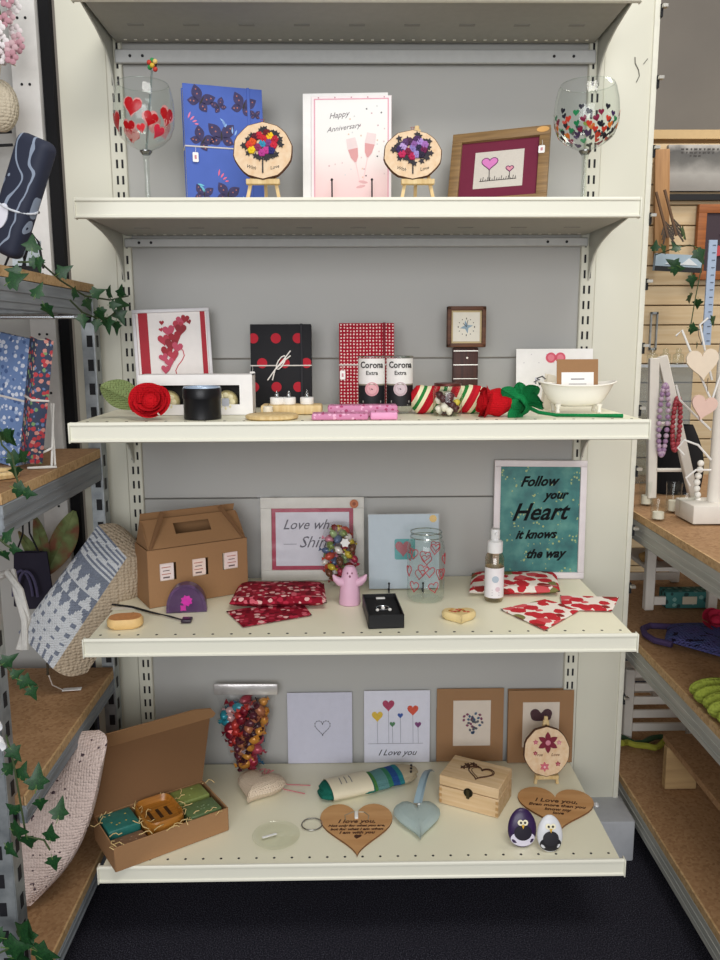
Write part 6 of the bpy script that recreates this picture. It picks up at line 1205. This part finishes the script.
mb = MB(); mb.box((.001, 0, .004), (.028, .01, .008), galv); mb.box((.001, 0, hz-.004), (.028, .01, .008), galv); mb.build('cross_bar', o)
ivy('artificial ivy trailing over the seascape card and the blue strip', ((655, 255, 1.4), (675, 248, 1.35), (690, 245, 1.3), (705, 250, 1.2), (700, 275, 1.2), (695, 300, 1.15), (690, 330, 1.1)),
    ((684, 236, 1.3, 17, 40), (663, 250, 1.4, 12, 60), (672, 268, 1.3, 16, 90), (678, 266, 1.3, 14, -60), (697, 250, 1.2, 16, 150), (692, 276, 1.2, 13, 170), (690, 295, 1.2, 12, 140), (698, 300, 1.15, 11, 180), (690, 328, 1.1, 13, 100), (712, 322, 1.1, 13, 60), (655, 250, 1.4, 11, 0), (697, 345, 1.1, 9, 90), (678, 250, 1.3, 12, -20)), 8)
# between shelves: crates behind
def crate(label, x0, x1, yt, yb, Y, dep, zb, slats):
    a = on(x0, yb, 1, Y); b = on(x1, yt, 1, Y); o = thing('white_crate', label, 'crate', ((a.x+b.x)/2, Y, zb)); w_ = b.x-a.x; h = b.z-zb
    for sx in (-1, 1):
        for sy in (0, 1): mb = MB(); mb.box((sx*(w_/2-.012), sy*dep, h/2), (.024, .02, h), whp, .002, 1); mb.build('corner_post', o)
    for k in range(slats): z = h*(.18+.78*k/max(1, slats-1))-.01; [MB().box((0, yy, z), (w_-.02, .008, .022), whp, .001, 1).build('slat', o) for yy in (.011, dep-.011)]
    return o, w_, h
o, w_, h = crate('white wooden crate on the middle right shelf, behind the purple crochet purse', 643, 720, 546, 612, .60, .24, Zr2+.001, 2)
mb = MB(); mb.box((0, .11, h*.62), (w_-.02, .20, .010), whp); mb.build('crate_shelf', o)
r2 = random.Random(6); cx_, cz_ = o.location.x, Zr2+h*.62+.008
for k in range(9):
    q = thing('pot_pourri', ['tan', 'cream', 'brown', 'beige'][k % 4]+' dried pod in the white crate, '+['nearest its left post', 'second from its left post', 'third from its left post', 'fourth from its left post', 'in the very middle of the row', 'just right of the middle', 'third from the right end', 'second from the right end', 'at the right end'][k], 'dried decoration', (cx_-.07+.020*k, .66+.03*(k % 2), cz_), (0, 0, r2.random()*3), 'dried decorations in the white crate'); mb = MB(); mb.ell((0, 0, .012), (.022, .016, .012), K(['#b08a56', '#d9cfc0', '#9a6a4a', '#c9b08a'][k % 4], .9), nu=10, nv=6, deform=lambda X, Y_, Z: (X*(1+.2*math.sin(5*Z)), Y_, Z*(1+.3*math.sin(4*X)))); mb.build('dried_pod', q)
o, w_, h = obox('teal patterned box low in the white crate on the right rack', 'patterned_box', 'box', 690, 596, 612, 46, .60, None, Zr2+.001); mb = MB(); mb.box((0, .03, .022), (w_, .05, .044), spots('teal_pattern', '#3f7470', [(0, '#2a4442'), (.5, '#7aa29a')], 60, .35), .003); mb.build('box_body', o)
mb = MB(); mb.box((0, .004, .022), (w_*.3, .003, .02), K('#c9bfa8')); mb.build('label', o)
o, w_, h = crate('white slatted crate on the lowest right shelf beside the panel foot', 622, 700, 668, 732, .62, .26, Zr3+.001, 5)
# diagonal slatted panel
o = thing('yellow_green_ribbon', 'yellow and green ribbon coil lying in front of the white slatted crate', 'ribbon', (on(660, 730, 2, Zr3).x, .56, Zr3+.001)); mb = MB()
mb.tube([(-.14+.02*k, .02*math.sin(k*1.3), .010+.006*math.cos(k*1.9)) for k in range(15)], .008, P('yellow_green', '#9a9a34', .7, 0, .3, 50), 8); mb.build('coil', o)
mb = MB(); mb.tube([(-.14+.02*k, .03+.02*math.cos(k*1.1), .010+.004*math.cos(k*1.7)) for k in range(15)], .007, P('deep_green', '#2f4a2c', .7), 8); mb.build('green_coil', o)
# plywood riser on the lowest right shelf
ply = wood('plywood', '#b99a6c', '#a3845a', 7, 0); o = thing('plywood_riser', 'brown plywood riser bench on the lowest right shelf', 'riser', (.835, .15, Zr3+.001))
a = on(682, 740, 1, .37); zt = a.z-Zr3; mb = MB(); mb.box((.06, .02, zt-.008), (.34, .46, .016), chipm, .001, 1); mb.build('top_board', o)
for y in (.225, -.19): [MB().box((xx, y, (zt-.017)/2), (.075, .02, zt-.018), ply, .001, 1).build('leg_panel', o) for xx in (-.075, .19)]
# purple crochet purse with red flower
pl = knit('purple_blue_yarn', '#5c4682', '#42608c', 150, ('#241c34', .6), 1); plt = P('purple_strap', '#43345a', .85, 0, .2, 90, .5)
P4 = [on(x, y, 2, Zr2+.004) for x, y in ((664, 644), (745, 668), (760, 628), (668, 628))]; cc = sum(P4, Vector())/4
o = thing('crochet_purse', 'purple and blue crochet purse with a loop handle on the middle right shelf', 'purse', (cc.x, cc.y, Zr2+.001)); mb = MB()
def pf(u, v, top): q = P4[0]*(1-u)*(1-v)+P4[1]*u*(1-v)+P4[2]*u*v+P4[3]*(1-u)*v-cc; e = (1-abs(2*u-1)**3)*(1-abs(2*v-1)**3); return (q.x, q.y, .012+(.014 if top else -.010)*max(0, e)**.5)
mb.grid(lambda u, v: pf(u, v, 1), 20, 14, pl); mb.grid(lambda u, v: pf(u, v, 0), 20, 14, pl); mb.build('purse_body', o)
mb = MB(); hq = [on(x, y, 2, Zr2+.010)-Vector(o.location) for x, y in ((672, 645), (655, 641), (645, 635), (643, 629), (650, 626), (668, 627), (680, 627))]; mb.tube([(v_.x, v_.y, .010) for v_ in hq], .0075, plt, 8); mb.build('loop_handle', o)
q = on(704, 618, 2, Zr2+.03); o = thing('crochet_flower', 'red and pink crochet flower on the purple purse', 'crochet flower', (q.x+.01, q.y-.04, Zr2+.030)); rose(o, (0, 0, .004), .030, P('crimson_yarn', '#a81838', .85, 0, .15, 80, .5), R(30), 0, 8, seed=7)
# lime crochet toy at the right edge
lime = knit('lime_yarn', '#838f30', '#9ca84a', 120, None, 1); q = on(712, 742, 1, -.22); o = thing('lime_crochet', 'lime green ribbed crochet item at the right edge of the middle shelf', 'crochet item', (.682, .02, Zr2+.001)); 
for k in range(5): mb = MB(); mb.ell((-.004*(k % 2), .030*k-.07, .022), (.050, .018, .022), lime, nu=18, nv=10); mb.build('rib', o)

# ---------------------------------------------------------------- sub-parts: pieces that belong to a part
UNDER = {'rail_end_cap': 'price_rail', 'clock_hands': 'dial', 'fret': 'fretboard', 'inlay_dots': 'fretboard', 'clasp': 'box_lid', 'engraving': 'heart_plaque', 'eye': 'stone', 'beak': 'stone', 'belly': 'stone', 'chest': 'stone',
         'pump': 'cap_collar', 'flame_tip': 'cup', 'pearl': 'ribbon', 'price_tag': 'tie_string', 'lettering': 'disc', 'felt_leaves': 'disc', 'drain_slot': 'dish_body', 'white_sticker': 'cellophane', 'face_inlay': 'soap_body', 'ghost_face': 'ghost_body',
         'lid_flap': 'lid', 'zip': 'cloth_body', 'painted_heart': ('bowl', 'jar_body'), 'shelf_edge': 'chipboard_shelf', 'wick': 'wax', 'flecks': 'bar', 'oval_tag': 'cord', 'label_sticker': 'ball', 'petals': 'ball', 'label': ('bottle_body', 'tumbler_body', 'soap_bar', 'card_back', 'box_body')}
for root in [o for o in C.objects if o.parent is None and o.type == 'EMPTY']:
    kids = list(root.children); last = {}
    kids.sort(key=lambda k: ORDER.get(k.name, 0)) if 'ORDER' in globals() else None
    for k in kids: last.setdefault(k.name.split('.')[0], []).append(k)
    for k in kids:
        up_ = UNDER.get(k.name.split('.')[0])
        if not up_: continue
        for u in ((up_,) if isinstance(up_, str) else up_):
            if u in last:
                c = last[u]; i = last[k.name.split('.')[0]].index(k); n = len(last[k.name.split('.')[0]])
                k.parent = c[i*len(c)//n]; break
